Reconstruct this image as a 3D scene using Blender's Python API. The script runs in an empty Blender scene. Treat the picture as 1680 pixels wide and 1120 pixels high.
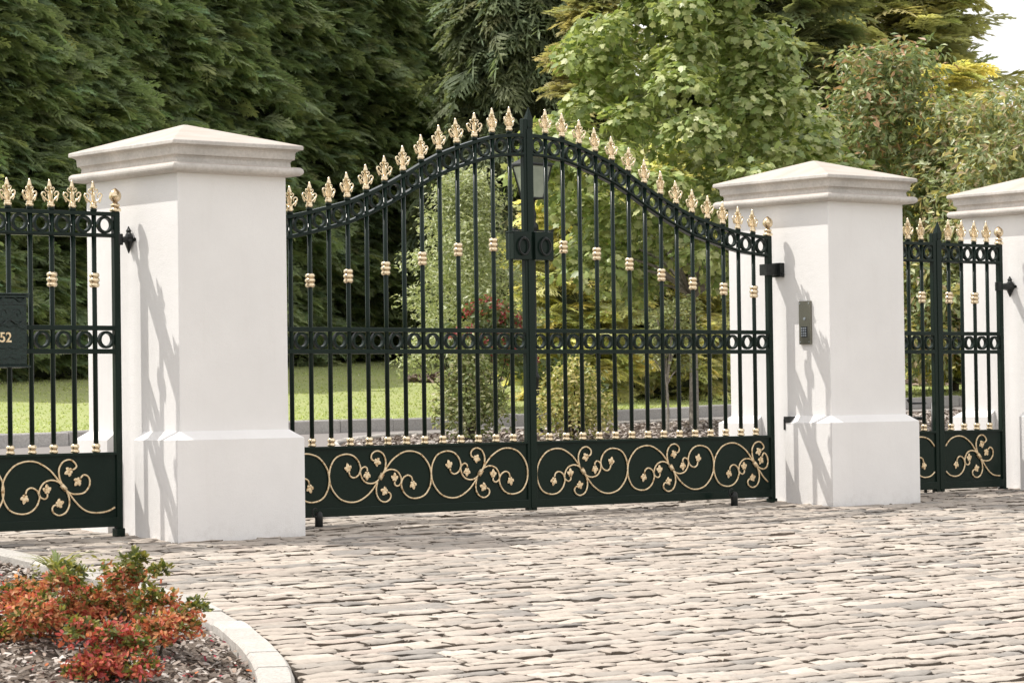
import bpy, math, random
import numpy as np
from mathutils import Matrix, Vector
random.seed(7); rng = np.random.default_rng(11)
sc = bpy.context.scene
col = sc.collection
PI = math.pi

# ------------------------------------------------------------------ helpers
class MB:
    """collects vertices, faces and a colour per vertex; build() links them as ONE mesh object"""
    def __init__(s): s.v=[]; s.f=[]; s.c=[]; s.n=0; s.mi=[]
    def add(s, verts, faces, color=None, mi=0):
        verts=np.asarray(verts,float).reshape(-1,3)
        s.v.append(verts)
        for f in faces: s.f.append(np.asarray(f)+s.n); s.mi.append(mi)
        s.c.append(np.tile(np.array([1,1,1,1.]) if color is None else np.array([*color,1.]),(len(verts),1)) if (color is None or np.ndim(color)==1) else np.c_[np.asarray(color),np.ones(len(verts))])
        s.n+=len(verts)
    def add_arr(s, verts, faces, color, mi=0):
        """verts (N,3), faces (M,k) array, color (N,3)"""
        s.v.append(verts); s.f.append(('arr',faces+s.n,mi)); s.c.append(np.c_[color,np.ones(len(verts))]); s.n+=len(verts)
    def box(s, x0,x1,y0,y1,z0,z1,color=None,mi=0):
        v=[(x0,y0,z0),(x1,y0,z0),(x1,y1,z0),(x0,y1,z0),(x0,y0,z1),(x1,y0,z1),(x1,y1,z1),(x0,y1,z1)]
        s.add(v,[(3,2,1,0),(4,5,6,7),(0,1,5,4),(1,2,6,5),(2,3,7,6),(3,0,4,7)],color,mi)
    def tube(s, pts, r, n=8, color=None, closed=False, caps=True, mi=0):
        P=[Vector(p) for p in pts]; N=len(P)
        rr=r if hasattr(r,'__len__') else [r]*N
        prev=None; vs=[]
        for i in range(N):
            a=P[(i-1)%N] if (closed or i>0) else P[i]; b=P[(i+1)%N] if (closed or i<N-1) else P[i]
            t=(b-a)
            t=t.normalized() if t.length>1e-9 else Vector((0,0,1))
            if prev is None:
                u=t.cross(Vector((0,0,1)) if abs(t.z)<.9 else Vector((0,1,0))).normalized()
            else:
                u=(prev-t*prev.dot(t)); u=u.normalized() if u.length>1e-6 else t.orthogonal().normalized()
            prev=u; w=t.cross(u)
            for k in range(n):
                a2=2*PI*k/n
                vs.append(P[i]+(u*math.cos(a2)+w*math.sin(a2))*rr[i])
        fs=[]
        for i in range(N if closed else N-1):
            j=(i+1)%N
            for k in range(n):
                fs.append((i*n+k,i*n+(k+1)%n,j*n+(k+1)%n,j*n+k))
        if not closed and caps:
            fs.append(tuple(range(n))[::-1]); fs.append(tuple((N-1)*n+k for k in range(n)))
        s.add([tuple(v) for v in vs],fs,color,mi)
    def lathe(s, prof, n=12, cx=0,cy=0,cz=0,color=None,sx=1,sy=1,mi=0):
        vs=[];fs=[]
        for r,z in prof:
            for k in range(n):
                a=2*PI*k/n; vs.append((cx+r*math.cos(a)*sx,cy+r*math.sin(a)*sy,cz+z))
        m=len(prof)
        for i in range(m-1):
            for k in range(n): fs.append((i*n+k,i*n+(k+1)%n,(i+1)*n+(k+1)%n,(i+1)*n+k))
        fs.append(tuple(range(n))[::-1]); fs.append(tuple((m-1)*n+k for k in range(n)))
        s.add(vs,fs,color,mi)
    def sweep(s, pts, hw, hy, color=None):
        """flat bar of height 2*hw (measured vertically) and depth 2*hy swept along pts in the XZ plane"""
        vs=[];fs=[]
        for x,z in pts: vs+= [(x,-hy,z-hw),(x,hy,z-hw),(x,hy,z+hw),(x,-hy,z+hw)]
        for i in range(len(pts)-1):
            for k in range(4): fs.append((i*4+k,(i+1)*4+k,(i+1)*4+(k+1)%4,i*4+(k+1)%4))
        fs.append((0,1,2,3)); fs.append(tuple(4*(len(pts)-1)+k for k in (3,2,1,0)))
        s.add(vs,fs,color)
    def build(s, name, mats, parent=None, smooth=False, loc=None, bevel=0, attr=True):
        V=np.concatenate(s.v); C=np.concatenate(s.c)
        starts=[];tot=[];loops=[];mi=[];cur=0
        k=0
        for f in s.f:
            if isinstance(f,tuple):
                F=f[1]; q=F.shape[1]
                starts.append(cur+np.arange(len(F))*q); tot.append(np.full(len(F),q)); loops.append(F.ravel()); mi.append(np.full(len(F),f[2])); cur+=F.size
            else:
                starts.append(np.array([cur])); tot.append(np.array([len(f)])); loops.append(f); mi.append(np.array([s.mi[k]])); k+=1; cur+=len(f)
        starts=np.concatenate(starts);tot=np.concatenate(tot);loops=np.concatenate(loops);mi=np.concatenate(mi)
        me=bpy.data.meshes.new(name)
        me.vertices.add(len(V)); me.vertices.foreach_set('co',V.astype(np.float32).ravel())
        me.loops.add(len(loops)); me.loops.foreach_set('vertex_index',loops.astype(np.int32))
        me.polygons.add(len(starts)); me.polygons.foreach_set('loop_start',starts.astype(np.int32)); me.polygons.foreach_set('loop_total',tot.astype(np.int32))
        me.polygons.foreach_set('material_index',mi.astype(np.int32))
        me.polygons.foreach_set('use_smooth',np.full(len(starts),bool(smooth)))
        if attr:
            at=me.color_attributes.new('Col','FLOAT_COLOR','POINT'); at.data.foreach_set('color',C.astype(np.float32).ravel())
        me.update(calc_edges=True); me.validate()
        for m in (mats if isinstance(mats,(list,tuple)) else [mats]): me.materials.append(m)
        return link(name,me,parent,loc,bevel)
def link(name, me, parent=None, loc=None, bevel=0):
    o=bpy.data.objects.new(name,me); col.objects.link(o)
    if parent is not None: o.parent=parent
    if loc is not None: o.location=loc
    if bevel:
        b=o.modifiers.new('bevel','BEVEL'); b.width=bevel; b.segments=2; b.limit_method='ANGLE'; b.angle_limit=math.radians(40)
    return o
def tag(o,label=None,cat=None,group=None,kind=None):
    if label: o['label']=label
    if cat: o['category']=cat
    if group: o['group']=group
    if kind: o['kind']=kind
    return o
def thing(name,label,cat,loc=(0,0,0),group=None):
    o=bpy.data.objects.new(name,None); col.objects.link(o); o.location=loc; o.empty_display_size=.1
    return tag(o,label,cat,group)

# ------------------------------------------------------------------ materials
def mat(name): 
    m=bpy.data.materials.new(name); m.use_nodes=True
    nt=m.node_tree; b=nt.nodes['Principled BSDF']
    return m,nt,b
def N(nt,t,**kw):
    n=nt.nodes.new(t)
    for k,v in kw.items(): setattr(n,k,v)
    return n
def ramp(nt,src,stops):
    r=N(nt,'ShaderNodeValToRGB'); e=r.color_ramp.elements
    while len(e)<len(stops): e.new(.5)
    for el,(p,c) in zip(e,stops): el.position=p; el.color=(*c,1)
    nt.links.new(src,r.inputs['Fac']); return r.outputs['Color']
def noise(nt,scale,detail=4,rough=.55,coord='Object',vec=None,stretch=None):
    if vec is None:
        tc=N(nt,'ShaderNodeTexCoord'); vec=tc.outputs[coord]
    if stretch:
        mp=N(nt,'ShaderNodeMapping'); mp.inputs['Scale'].default_value=stretch; nt.links.new(vec,mp.inputs['Vector']); vec=mp.outputs['Vector']
    n=N(nt,'ShaderNodeTexNoise'); n.inputs['Scale'].default_value=scale; n.inputs['Detail'].default_value=detail; n.inputs['Roughness'].default_value=rough
    nt.links.new(vec,n.inputs['Vector']); return n.outputs['Fac']
def mixc(nt,fac,a,b,mode='MIX'):
    m=N(nt,'ShaderNodeMix',data_type='RGBA',blend_type=mode)
    if isinstance(fac,(int,float)): m.inputs['Factor'].default_value=fac
    else: nt.links.new(fac,m.inputs['Factor'])
    for s,x in (('A',a),('B',b)):
        i=[q for q in m.inputs if q.name==s and q.type=='RGBA'][0]
        if isinstance(x,tuple): i.default_value=(*x,1)
        else: nt.links.new(x,i)
    return [q for q in m.outputs if q.type=='RGBA'][0]
def bump(nt,b,h,strength=.3,dist=.01):
    n=N(nt,'ShaderNodeBump'); n.inputs['Strength'].default_value=strength; n.inputs['Distance'].default_value=dist
    nt.links.new(h,n.inputs['Height']); nt.links.new(n.outputs['Normal'],b.inputs['Normal'])
def objvar(nt): return N(nt,'ShaderNodeObjectInfo').outputs['Random']

def m_plain(name,c,rough=.5,metal=0,ns=40,var=.25,bs=0,spec=.5):
    m,nt,b=mat(name)
    n=noise(nt,ns)
    cc=ramp(nt,n,[(.3,tuple(x*(1-var) for x in c)),(.7,tuple(min(1,x*(1+var)) for x in c))])
    nt.links.new(cc,b.inputs['Base Color']); b.inputs['Roughness'].default_value=rough; b.inputs['Metallic'].default_value=metal
    b.inputs['Specular IOR Level'].default_value=spec
    if bs: bump(nt,b,n,bs,.004)
    return m
M={}
# gate paint: green-black gloss with a hammered speckle
m,nt,b=mat('green_black_gate_paint'); n=noise(nt,420,2,.6); n2=noise(nt,5,3)
c=ramp(nt,n,[(.38,(.0045,.012,.009)),(.62,(.010,.024,.017)),(.75,(.028,.052,.040))])
nt.links.new(mixc(nt,n2,c,(.011,.019,.015)),b.inputs['Base Color']); b.inputs['Roughness'].default_value=.22; b.inputs['Specular IOR Level'].default_value=.15
bump(nt,b,n,.10,.001); M['paint']=m
m,nt,b=mat('black_iron'); n=noise(nt,90,3)
nt.links.new(ramp(nt,n,[(.3,(.008,.010,.010)),(.7,(.022,.025,.024))]),b.inputs['Base Color']); b.inputs['Roughness'].default_value=.3; b.inputs['Specular IOR Level'].default_value=.3; bump(nt,b,n,.1,.001); M['iron']=m
# gilding: pale gold, brown patina and shading painted into the hollows
m,nt,b=mat('antique_gold'); g=N(nt,'ShaderNodeNewGeometry'); n=noise(nt,120,3)
ad=N(nt,'ShaderNodeMath',operation='ADD'); nt.links.new(g.outputs['Pointiness'],ad.inputs[0])
ms=N(nt,'ShaderNodeMath',operation='MULTIPLY_ADD'); ms.inputs[1].default_value=.10; ms.inputs[2].default_value=-.05; nt.links.new(n,ms.inputs[0]); nt.links.new(ms.outputs[0],ad.inputs[1])
nt.links.new(ramp(nt,ad.outputs[0],[(.44,(.14,.07,.028)),(.52,(.54,.40,.235)),(.59,(.93,.79,.56))]),b.inputs['Base Color'])
b.inputs['Metallic'].default_value=.95; b.inputs['Roughness'].default_value=.21; bump(nt,b,n,.15,.001); M['gold']=m
m,nt,b=mat('scroll_gold'); n=noise(nt,60,3)
nt.links.new(ramp(nt,n,[(.34,(.36,.21,.09)),(.46,(.80,.62,.38)),(.7,(.93,.78,.55))]),b.inputs['Base Color']); b.inputs['Metallic'].default_value=.35; b.inputs['Roughness'].default_value=.38; bump(nt,b,n,.15,.001); M['scroll']=m
# painted render
m,nt,b=mat('white_painted_render')
n=noise(nt,2.2,5,.6); n2=noise(nt,26,5,.65); n3=noise(nt,170,3)
tc=N(nt,'ShaderNodeTexCoord'); sx=N(nt,'ShaderNodeSeparateXYZ'); nt.links.new(tc.outputs['Object'],sx.inputs[0])
c=ramp(nt,n,[(.3,(.785,.770,.762)),(.7,(.845,.832,.824))])
c=mixc(nt,ramp(nt,noise(nt,3.5,4,.6,stretch=(5,5,.5)),[(.55,(0,0,0)),(.9,(.22,.22,.22))]),c,(.70,.67,.64))
lo=N(nt,'ShaderNodeMapRange'); lo.inputs[1].default_value=.13; lo.inputs[2].default_value=-.02; nt.links.new(sx.outputs['Z'],lo.inputs[0])
mm=N(nt,'ShaderNodeMath',operation='MULTIPLY'); nt.links.new(lo.outputs[0],mm.inputs[0]); nt.links.new(ramp(nt,n2,[(.48,(0,0,0)),(.78,(.4,.4,.4))]),mm.inputs[1])
c=mixc(nt,mm.outputs[0],c,(.45,.41,.37))
nt.links.new(c,b.inputs['Base Color']); b.inputs['Roughness'].default_value=.72
ad=N(nt,'ShaderNodeMath',operation='ADD'); nt.links.new(n2,ad.inputs[0]); nt.links.new(n3,ad.inputs[1]); bump(nt,b,ad.outputs[0],.38,.004); M['render']=m
# weathered cap stone
m,nt,b=mat('weathered_sandstone')
n=noise(nt,5,6,.65); n2=noise(nt,55,4,.7)
c=ramp(nt,n,[(.3,(.45,.425,.40)),(.5,(.58,.545,.51)),(.7,(.65,.605,.565))])
c=mixc(nt,ramp(nt,n2,[(.42,(0,0,0)),(.68,(.5,.5,.5))]),c,(.40,.37,.335))
c2=mixc(nt,ramp(nt,noise(nt,3,4,.6,stretch=(1,3,1)),[(.4,(0,0,0)),(.65,(.8,.8,.8))]),(.47,.425,.385),(.43,.35,.30))
gg=N(nt,'ShaderNodeNewGeometry'); sp=N(nt,'ShaderNodeSeparateXYZ'); nt.links.new(gg.outputs['Normal'],sp.inputs[0])
up=ramp(nt,sp.outputs['Z'],[(.6,(0,0,0)),(.85,(1,1,1))])  # upward faces get their own colour, toned down for direct sun
nt.links.new(mixc(nt,up,c,c2),b.inputs['Base Color']); b.inputs['Roughness'].default_value=.85; bump(nt,b,n2,.5,.004); M['cap']=m
# setts: colour per stone in the mesh attribute, mottled
def m_attr(name,rough=.85,ns=60,lo=.72,hi=1.18,bs=.5,bd=.006,dirt=None):
    m,nt,b=mat(name)
    a=N(nt,'ShaderNodeVertexColor',layer_name='Col')
    n=noise(nt,ns,6,.65)
    c=mixc(nt,1.0,a.outputs['Color'],ramp(nt,n,[(.28,(lo,)*3),(.72,(hi,)*3)]),'MULTIPLY')
    if dirt: c=mixc(nt,ramp(nt,noise(nt,dirt[0],4),[(.45,(0,0,0)),(.75,(dirt[2],)*3)]),c,dirt[1])
    nt.links.new(c,b.inputs['Base Color']); b.inputs['Roughness'].default_value=rough
    if bs: bump(nt,b,n,bs,bd)
    return m
M['sett']=m_attr('stone_setts',.8,45,.78,1.16,.55,.006,(1.1,(.27,.245,.215),.35))
M['kerb']=m_attr('granite_kerb',.85,75,.66,1.22,.7,.006,(5,(.34,.315,.285),.35))
M['chip']=m_attr('bark_chips',.9,60,.7,1.25,.4,.004)
m,nt,b=mat('joint_sand'); n=noise(nt,70,6,.7); nt.links.new(ramp(nt,n,[(.3,(.05,.042,.034)),(.7,(.17,.145,.12))]),b.inputs['Base Color']); b.inputs['Roughness'].default_value=.95; bump(nt,b,n,.8,.01); M['sand']=m
m,nt,b=mat('soil'); n=noise(nt,18,6,.7); nt.links.new(ramp(nt,n,[(.3,(.055,.04,.03)),(.7,(.19,.145,.11))]),b.inputs['Base Color']); b.inputs['Roughness'].default_value=.95; bump(nt,b,n,.9,.03); M['soil']=m
m,nt,b=mat('asphalt'); n=noise(nt,140,4,.7); n2=noise(nt,1.2,4)
nt.links.new(mixc(nt,n2,ramp(nt,n,[(.3,(.17,.155,.15)),(.7,(.27,.25,.24))]),(.23,.21,.20)),b.inputs['Base Color']); b.inputs['Roughness'].default_value=.9; bump(nt,b,n,.5,.005); M['asphalt']=m
m,nt,b=mat('lawn'); n=noise(nt,45,5,.7); n2=noise(nt,.45,4,.6); n3=noise(nt,3,3)
c=ramp(nt,n,[(.3,(.28,.33,.115)),(.7,(.33,.37,.14))])
c=mixc(nt,ramp(nt,n2,[(.42,(0,0,0)),(.68,(.75,.75,.75))]),c,(.38,.39,.17))
c=mixc(nt,ramp(nt,n3,[(.5,(0,0,0)),(.8,(.4,.4,.4))]),c,(.27,.32,.11))
nt.links.new(c,b.inputs['Base Color']); b.inputs['Roughness'].default_value=.9; bump(nt,b,n,.4,.015); M['lawn']=m
m,nt,b=mat('rough_grass'); n=noise(nt,9,6,.7); nt.links.new(ramp(nt,n,[(.3,(.05,.07,.02)),(.7,(.13,.14,.05))]),b.inputs['Base Color']); b.inputs['Roughness'].default_value=.95; bump(nt,b,n,.8,.05); M['ground']=m
def m_leaf(name,rough=.45,trans=.35,warm=(1.25,1.15,.55),spec=.4):
    m,nt,b=mat(name); out=nt.nodes['Material Output']
    a=N(nt,'ShaderNodeVertexColor',layer_name='Col'); n=noise(nt,25,3)
    c=mixc(nt,1.0,a.outputs['Color'],ramp(nt,n,[(.3,(.8,)*3),(.7,(1.2,)*3)]),'MULTIPLY')
    nt.links.new(c,b.inputs['Base Color']); b.inputs['Roughness'].default_value=rough; b.inputs['Specular IOR Level'].default_value=spec
    t=N(nt,'ShaderNodeBsdfTranslucent'); nt.links.new(mixc(nt,1.0,c,warm,'MULTIPLY'),t.inputs['Color'])
    mx=N(nt,'ShaderNodeMixShader'); mx.inputs[0].default_value=trans
    nt.links.new(b.outputs[0],mx.inputs[1]); nt.links.new(t.outputs[0],mx.inputs[2]); nt.links.new(mx.outputs[0],out.inputs['Surface'])
    return m
M['leaf']=m_leaf('broad_leaves',.42,.32,(1.2,1.2,.7),.5); M['needle']=m_leaf('conifer_sprays',.6,.42,(1.2,1.2,.75),.25); M['petal']=m_leaf('petals',.5,.35,(1.15,1.0,.75),.3)
M['bark']=m_plain('grey_bark',(.26,.235,.20),.9,0,35,.4,.6); M['darkbark']=m_plain('dark_bark',(.07,.055,.04),.9,0,25,.4,.6)
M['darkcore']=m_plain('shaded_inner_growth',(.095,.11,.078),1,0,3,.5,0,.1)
M['steel']=m_plain('bronzed_steel',(.21,.205,.17),.36,.75,180,.15,.05); M['keyblack']=m_plain('black_keypad',(.015,.018,.022),.4,0,60,.2); M['keysteel']=m_plain('steel_keys',(.42,.46,.50),.3,.6,60,.15)
M['boxgreen']=m_plain('dark_green_cast_metal',(.008,.020,.017),.25,.2,70,.4,.2,.45)
m,nt,b=mat('lantern_glass'); n=noise(nt,6,3); nt.links.new(ramp(nt,n,[(.3,(.30,.34,.28)),(.7,(.42,.46,.38))]),b.inputs['Base Color']); b.inputs['Roughness'].default_value=.25; b.inputs['Transmission Weight'].default_value=.12; M['glass']=m

# ------------------------------------------------------------------ terrain
def gz(x,y):
    yy=np.clip(y,-17,42); xx=np.clip(x,-40,60)
    return .0041*(xx+2.278)+.048*(yy+.478)
def sheet(name,xs,ys,dz,material,kind='structure',clipf=None):
    X,Y=np.meshgrid(xs,ys); Z=gz(X,Y)+dz
    V=np.stack([X,Y,Z],-1).reshape(-1,3); nx=len(xs); ny=len(ys)
    i=np.arange((ny-1)*(nx-1)); r=i//(nx-1); c=i%(nx-1); a=r*nx+c
    mb=MB(); mb.add_arr(V,np.stack([a,a+1,a+nx+1,a+nx],1),np.ones((len(V),3)))
    o=mb.build(name,material); tag(o,kind=kind); return o
far=np.concatenate([[-600,-300,-150,-80,-40],np.arange(-30,61,5.),[80,150,300,600]])
sheet('ground',far,np.concatenate([[-600,-300,-120,-60,-30,-17],np.arange(-14,43,4.),[42,60,120,300,600,900]]),-.075,M['ground'])
KB=[(-14,5.2),(-4,6.35),(.67,7.02),(1.32,7.11),(2.7,7.45),(4.02,7.75),(5.34,7.85),(6.67,8.05),(9.15,8.6),(13.82,9.45),(20,10.9),(34,14.2)]
kbx=np.array([p[0] for p in KB]); kby=np.array([p[1] for p in KB])
def strip(name,xs,ylo,yhi,nv,dz,material,lab=None):
    mb=MB(); V=[];
    for x,a,b in zip(xs,ylo,yhi):
        for k in range(nv+1):
            y=a+(b-a)*k/nv; V.append((x,y,gz(x,y)+dz))
    q=nv+1; F=[(i*q+k,(i+1)*q+k,(i+1)*q+k+1,i*q+k+1) for i in range(len(xs)-1) for k in range(nv)]
    mb.add(V,F); o=mb.build(name,material); tag(o,kind='structure'); return o
xs=np.linspace(-14,34,70); yk=np.interp(xs,kbx,kby)
strip('lawn',xs,yk+.06,np.full(70,42.),30,.080,M['lawn'])
strip('asphalt_drive',xs,np.full(70,1.25),yk+.04,20,-.012,M['asphalt'])
def blocks(name,line,w,top,bottom,length,colr,mb=None,jit=.006):
    """kerb of separate granite blocks along a polyline (left edge of travel is the line, w to the left)"""
    mb=mb or MB(); L=np.array(line,float); seg=np.hypot(*(np.diff(L,axis=0)).T); s=np.r_[0,np.cumsum(seg)]
    t=0
    while t<s[-1]-.05:
        l=length*random.uniform(.8,1.25); t2=min(t+l,s[-1])
        n=3; tt=np.linspace(t+.003,t2-.003,n)
        P=np.stack([np.interp(tt,s,L[:,0]),np.interp(tt,s,L[:,1])],1)
        d=np.gradient(P,axis=0); d/=np.linalg.norm(d,axis=1)[:,None]; nn=np.stack([-d[:,1],d[:,0]],1)
        c=np.array(colr)*random.uniform(.85,1.12)
        a=P+random.uniform(-jit,jit)*nn; b=P+nn*w; dz=random.uniform(-jit,jit)
        V=[];e=.012
        for k in range(n):
            z=gz(*P[k])
            for (q,zz) in ((a[k],z+bottom),(a[k],z+top+dz-e),(a[k]+nn[k]*e,z+top+dz),(b[k]-nn[k]*e,z+top+dz),(b[k],z+top+dz-e),(b[k],z+bottom)):
                V.append((q[0],q[1],zz))
        F=[(i*6+k,i*6+k+1,(i+1)*6+k+1,(i+1)*6+k) for i in range(n-1) for k in range(5)]+[tuple(range(6))[::-1],tuple((n-1)*6+k for k in range(6))]
        mb.add(V,[f[::-1] for f in F],tuple(c)); t=t2
    return mb
o=blocks('lawn_kerb',[(x,y) for x,y in KB],.10,.10,-.06,.62,(.43,.415,.40)).build('lawn_kerb',M['kerb']); tag(o,kind='structure')
# planting bed behind the gate with its pale edging
EDG=[(1.9,3.2),(2.3,4.3),(2.75,5.5),(3.12,6.05),(3.62,6.42),(4.03,6.64),(4.57,6.84),(6.02,7.22),(8.61,7.75),(12.71,8.3),(18,9.3)]
ex=np.array([p[0] for p in EDG]); ey=np.array([p[1] for p in EDG])
xs=np.linspace(1.95,18,50); strip('planting_bed',xs,np.full(50,3.2)+np.clip((xs-6)*.25,0,3),np.interp(xs,ex,ey),12,.012,M['soil'])
o=blocks('bed_edging',EDG,.07,.035,-.05,.5,(.50,.47,.44)).build('bed_edging',M['kerb']); tag(o,kind='structure')

# ------------------------------------------------------------------ stone setts of the forecourt
KO=[(-3.6,.1),(-3.66,-.35),(-3.67,-.64),(-3.70,-.9),(-3.77,-1.29),(-3.86,-1.8),(-3.98,-2.4),(-4.13,-2.95),(-4.40,-3.6),(-4.66,-4.12),(-4.89,-4.53),(-5.08,-4.83),(-5.6,-5.55),(-6.4,-6.5),(-7.4,-7.6),(-8.6,-8.7)]
koy=np.array([p[1] for p in KO])[::-1]; kox=np.array([p[0] for p in KO])[::-1]
sheet('forecourt_bedding',np.linspace(-12,14,40),np.linspace(-12,1.25,30),-.030,M['sand'])
pal=[((.47,.415,.365),4),((.52,.465,.41),4),((.44,.39,.345),4),((.39,.355,.32),2.8),((.31,.29,.27),2.0),((.46,.395,.35),.9),((.27,.25,.235),.35),((.55,.50,.45),2)]
pc=[p[0] for p in pal]; pw=[p[1] for p in pal]
mb=MB()
u=np.array([-1,-.93,-.5,0,.5,.93,1.]); vv=np.array([-1,-.82,0,.82,1.])
U,Vv=np.meshgrid(u,vv); U=U.ravel(); Vv=Vv.ravel()
edge=(np.abs(U)>.99)|(np.abs(Vv)>.99)
F=[(r*7+c,r*7+c+1,(r+1)*7+c+1,(r+1)*7+c) for r in range(4) for c in range(6)]
per=[i for i in range(7)]+[7*r+6 for r in range(1,5)]+[28+c for c in range(5,-1,-1)]+[7*r for r in range(3,0,-1)]
m_=len(per); F+=[(35+(k+1)%m_,35+k,35+m_+k,35+m_+(k+1)%m_) for k in range(m_)]
F=np.array(F)
y=-8.6
while y<1.22:
    h=random.uniform(.078,.102); yc=y+h/2; y+=h
    x0=(np.interp(yc,koy,kox)+.03) if yc<.1 else -7.5
    x1=min(9.5,7.4+1.33*yc)
    x=x0-random.uniform(0,.2)*(yc>=.1)
    while x<x1:
        l=random.choice([.15,.18,.2,.22,.24,.26,.28,.32])*random.uniform(.8,1.0)
        g=random.uniform(.004,.009); hx=l/2-g; hy=h/2-random.uniform(.003,.008)
        k=len(U); 
        su=U*hx*(1-.05*(Vv**2)*(np.abs(U)>.9)); sv=Vv*hy*(1-.09*(np.abs(U)>.9))
        px=x+l/2+su+rng.normal(0,.0022,k); py=yc+sv+rng.normal(0,.0024,k)*(edge+.25)+.008*math.sin(x*.9+yc*2)
        tx,ty=random.gauss(0,.010),random.gauss(-.018,.016); dz=random.gauss(.002,.0024)
        z=gz(px,py)+dz+tx*su+ty*sv+np.where(edge,-.004+rng.normal(0,.0022,k),rng.normal(0,.0018,k)+.0015*(1-Vv**2))
        V=np.stack([px,py,z],1); S0=V[per].copy(); S=S0.copy(); S[:,2]-=.045; S=np.r_[S0,S]
        c=np.array(random.choices(pc,pw)[0])*random.uniform(.80,.98)*np.array([1.0,.978,.95])
        cc=np.tile(c,(k+2*len(per),1)); cc[:k][edge]*=.86; cc[k:]=c*np.array([.30,.27,.24])  # edges and sides darkened in colour for joint dirt and shaded fronts
        mb.add_arr(np.r_[V,S],F,np.clip(cc,0,1)); x+=l
o=mb.build('forecourt_setts',M['sett'],smooth=True); tag(o,kind='structure')

# front bed: kerb, soil, bark chips
o=blocks('bed_kerb',KO[::-1],.115,.030,-.08,.30,(.50,.475,.44),jit=.004).build('bed_kerb',M['kerb']); tag(o,kind='structure')
mb=MB(); V=[]; n=26
for (x,yv) in KO:
    for k in range(n+1):
        t=k/n; xx=x-.12-t*3.2; yy=yv-t*.2
        V.append((xx,yy,gz(xx,yy)-.02+.07*math.sin(min(1,t*4)*PI/2)*1+.012*math.sin(xx*17+yy*11)))
q=n+1; mb.add(V,[(i*q+k,i*q+k+1,(i+1)*q+k+1,(i+1)*q+k) for i in range(len(KO)-1) for k in range(n)])
o=mb.build('flower_bed_soil',M['soil'],smooth=True); tag(o,kind='structure')
def bed_z(x,y):
    e=np.interp(y,koy,kox); t=np.clip((e-.12-x)/3.2,0,1); return gz(x,y)-.02+.07*np.sin(np.minimum(1,t*4)*PI/2)
def chips(mb,P,size,cols):
    n=len(P); base=np.array([(-1,-.45,0),(.1,-.6,.12),(1,-.2,0),(.9,.4,.05),(-.2,.55,.16),(-.95,.35,.02)])
    s=size*rng.uniform(.5,1.4,n); az=rng.uniform(0,2*PI,n); tx=rng.normal(0,.35,n); ty=rng.normal(0,.35,n)
    b=base[None]*s[:,None,None]*np.stack([np.ones(n),rng.uniform(.5,1.1,n),np.ones(n)],1)[:,None,:]
    b[:,:,2]+=b[:,:,0]*tx[:,None]+b[:,:,1]*ty[:,None]
    ca,sa=np.cos(az)[:,None],np.sin(az)[:,None]
    V=np.stack([b[:,:,0]*ca-b[:,:,1]*sa,b[:,:,0]*sa+b[:,:,1]*ca,b[:,:,2]],-1)+P[:,None,:]
    F=np.arange(n)[:,None]*6+np.arange(6)[None]
    C=np.array(cols)[rng.integers(0,len(cols),n)]*rng.uniform(.7,1.25,n)[:,None]
    mb.add_arr(V.reshape(-1,3),F,np.repeat(C,6,0))
chipc=[(.25,.21,.18),(.33,.28,.24),(.42,.37,.33),(.17,.135,.11),(.27,.21,.17),(.52,.47,.43)]
mb=MB(); yy=rng.uniform(-7.2,-.6,16000); xx=np.interp(yy,koy,kox)-.14-np.abs(rng.uniform(0,1,16000))**1.1*1.7
chips(mb,np.stack([xx,yy,bed_z(xx,yy)+rng.uniform(.002,.016,16000)],1),.0135,chipc)
yy=rng.uniform(-5.6,-1.5,420); xx=np.interp(yy,koy,kox)-.14-rng.uniform(0,1,420)**1.5*1.1
chips(mb,np.stack([xx,yy,bed_z(xx,yy)+.014],1),.008,[(.42,.05,.05),(.5,.16,.06),(.36,.03,.06)])
o=mb.build('bark_mulch',M['chip']); tag(o,'brown bark mulch with fallen red petals in the corner flower bed','mulch',kind='stuff')
mb=MB(); xx=rng.uniform(2.2,17,20000); yy=3.2+np.clip((xx-6)*.25,0,3)+(np.interp(xx,ex,ey)-3.2-np.clip((xx-6)*.25,0,3))*rng.uniform(.05,.97,20000)
chips(mb,np.stack([xx,yy,gz(xx,yy)+.016+rng.uniform(0,.015,20000)],1),.019,[(.36,.31,.28),(.44,.39,.35),(.28,.23,.20),(.52,.47,.43)])
o=mb.build('bark_mulch',M['chip']); tag(o,'brown bark mulch under the shrubs behind the double gate','mulch',kind='stuff')
mb=MB()
for (cx,cy,rx,ry,nn) in ((13.2,16.6,2.2,.55,2200),(19.0,13.6,2.5,.5,1000)):
    a=rng.uniform(0,2*PI,nn); r=np.sqrt(rng.uniform(0,1,nn)); ex_=r*np.cos(a)*rx; ey_=r*np.sin(a)*ry
    xx=cx+ex_*.85-ey_*.52; yy=cy+ex_*.52+ey_*.85
    chips(mb,np.stack([xx,yy,gz(xx,yy)+.10+rng.uniform(0,.03,nn)],1),.05,[(.22,.16,.125),(.30,.225,.175),(.36,.28,.225)])
o=mb.build('bark_mulch',M['chip']); tag(o,'bare patches of brown mulch out on the lawn','mulch',kind='stuff')
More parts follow.
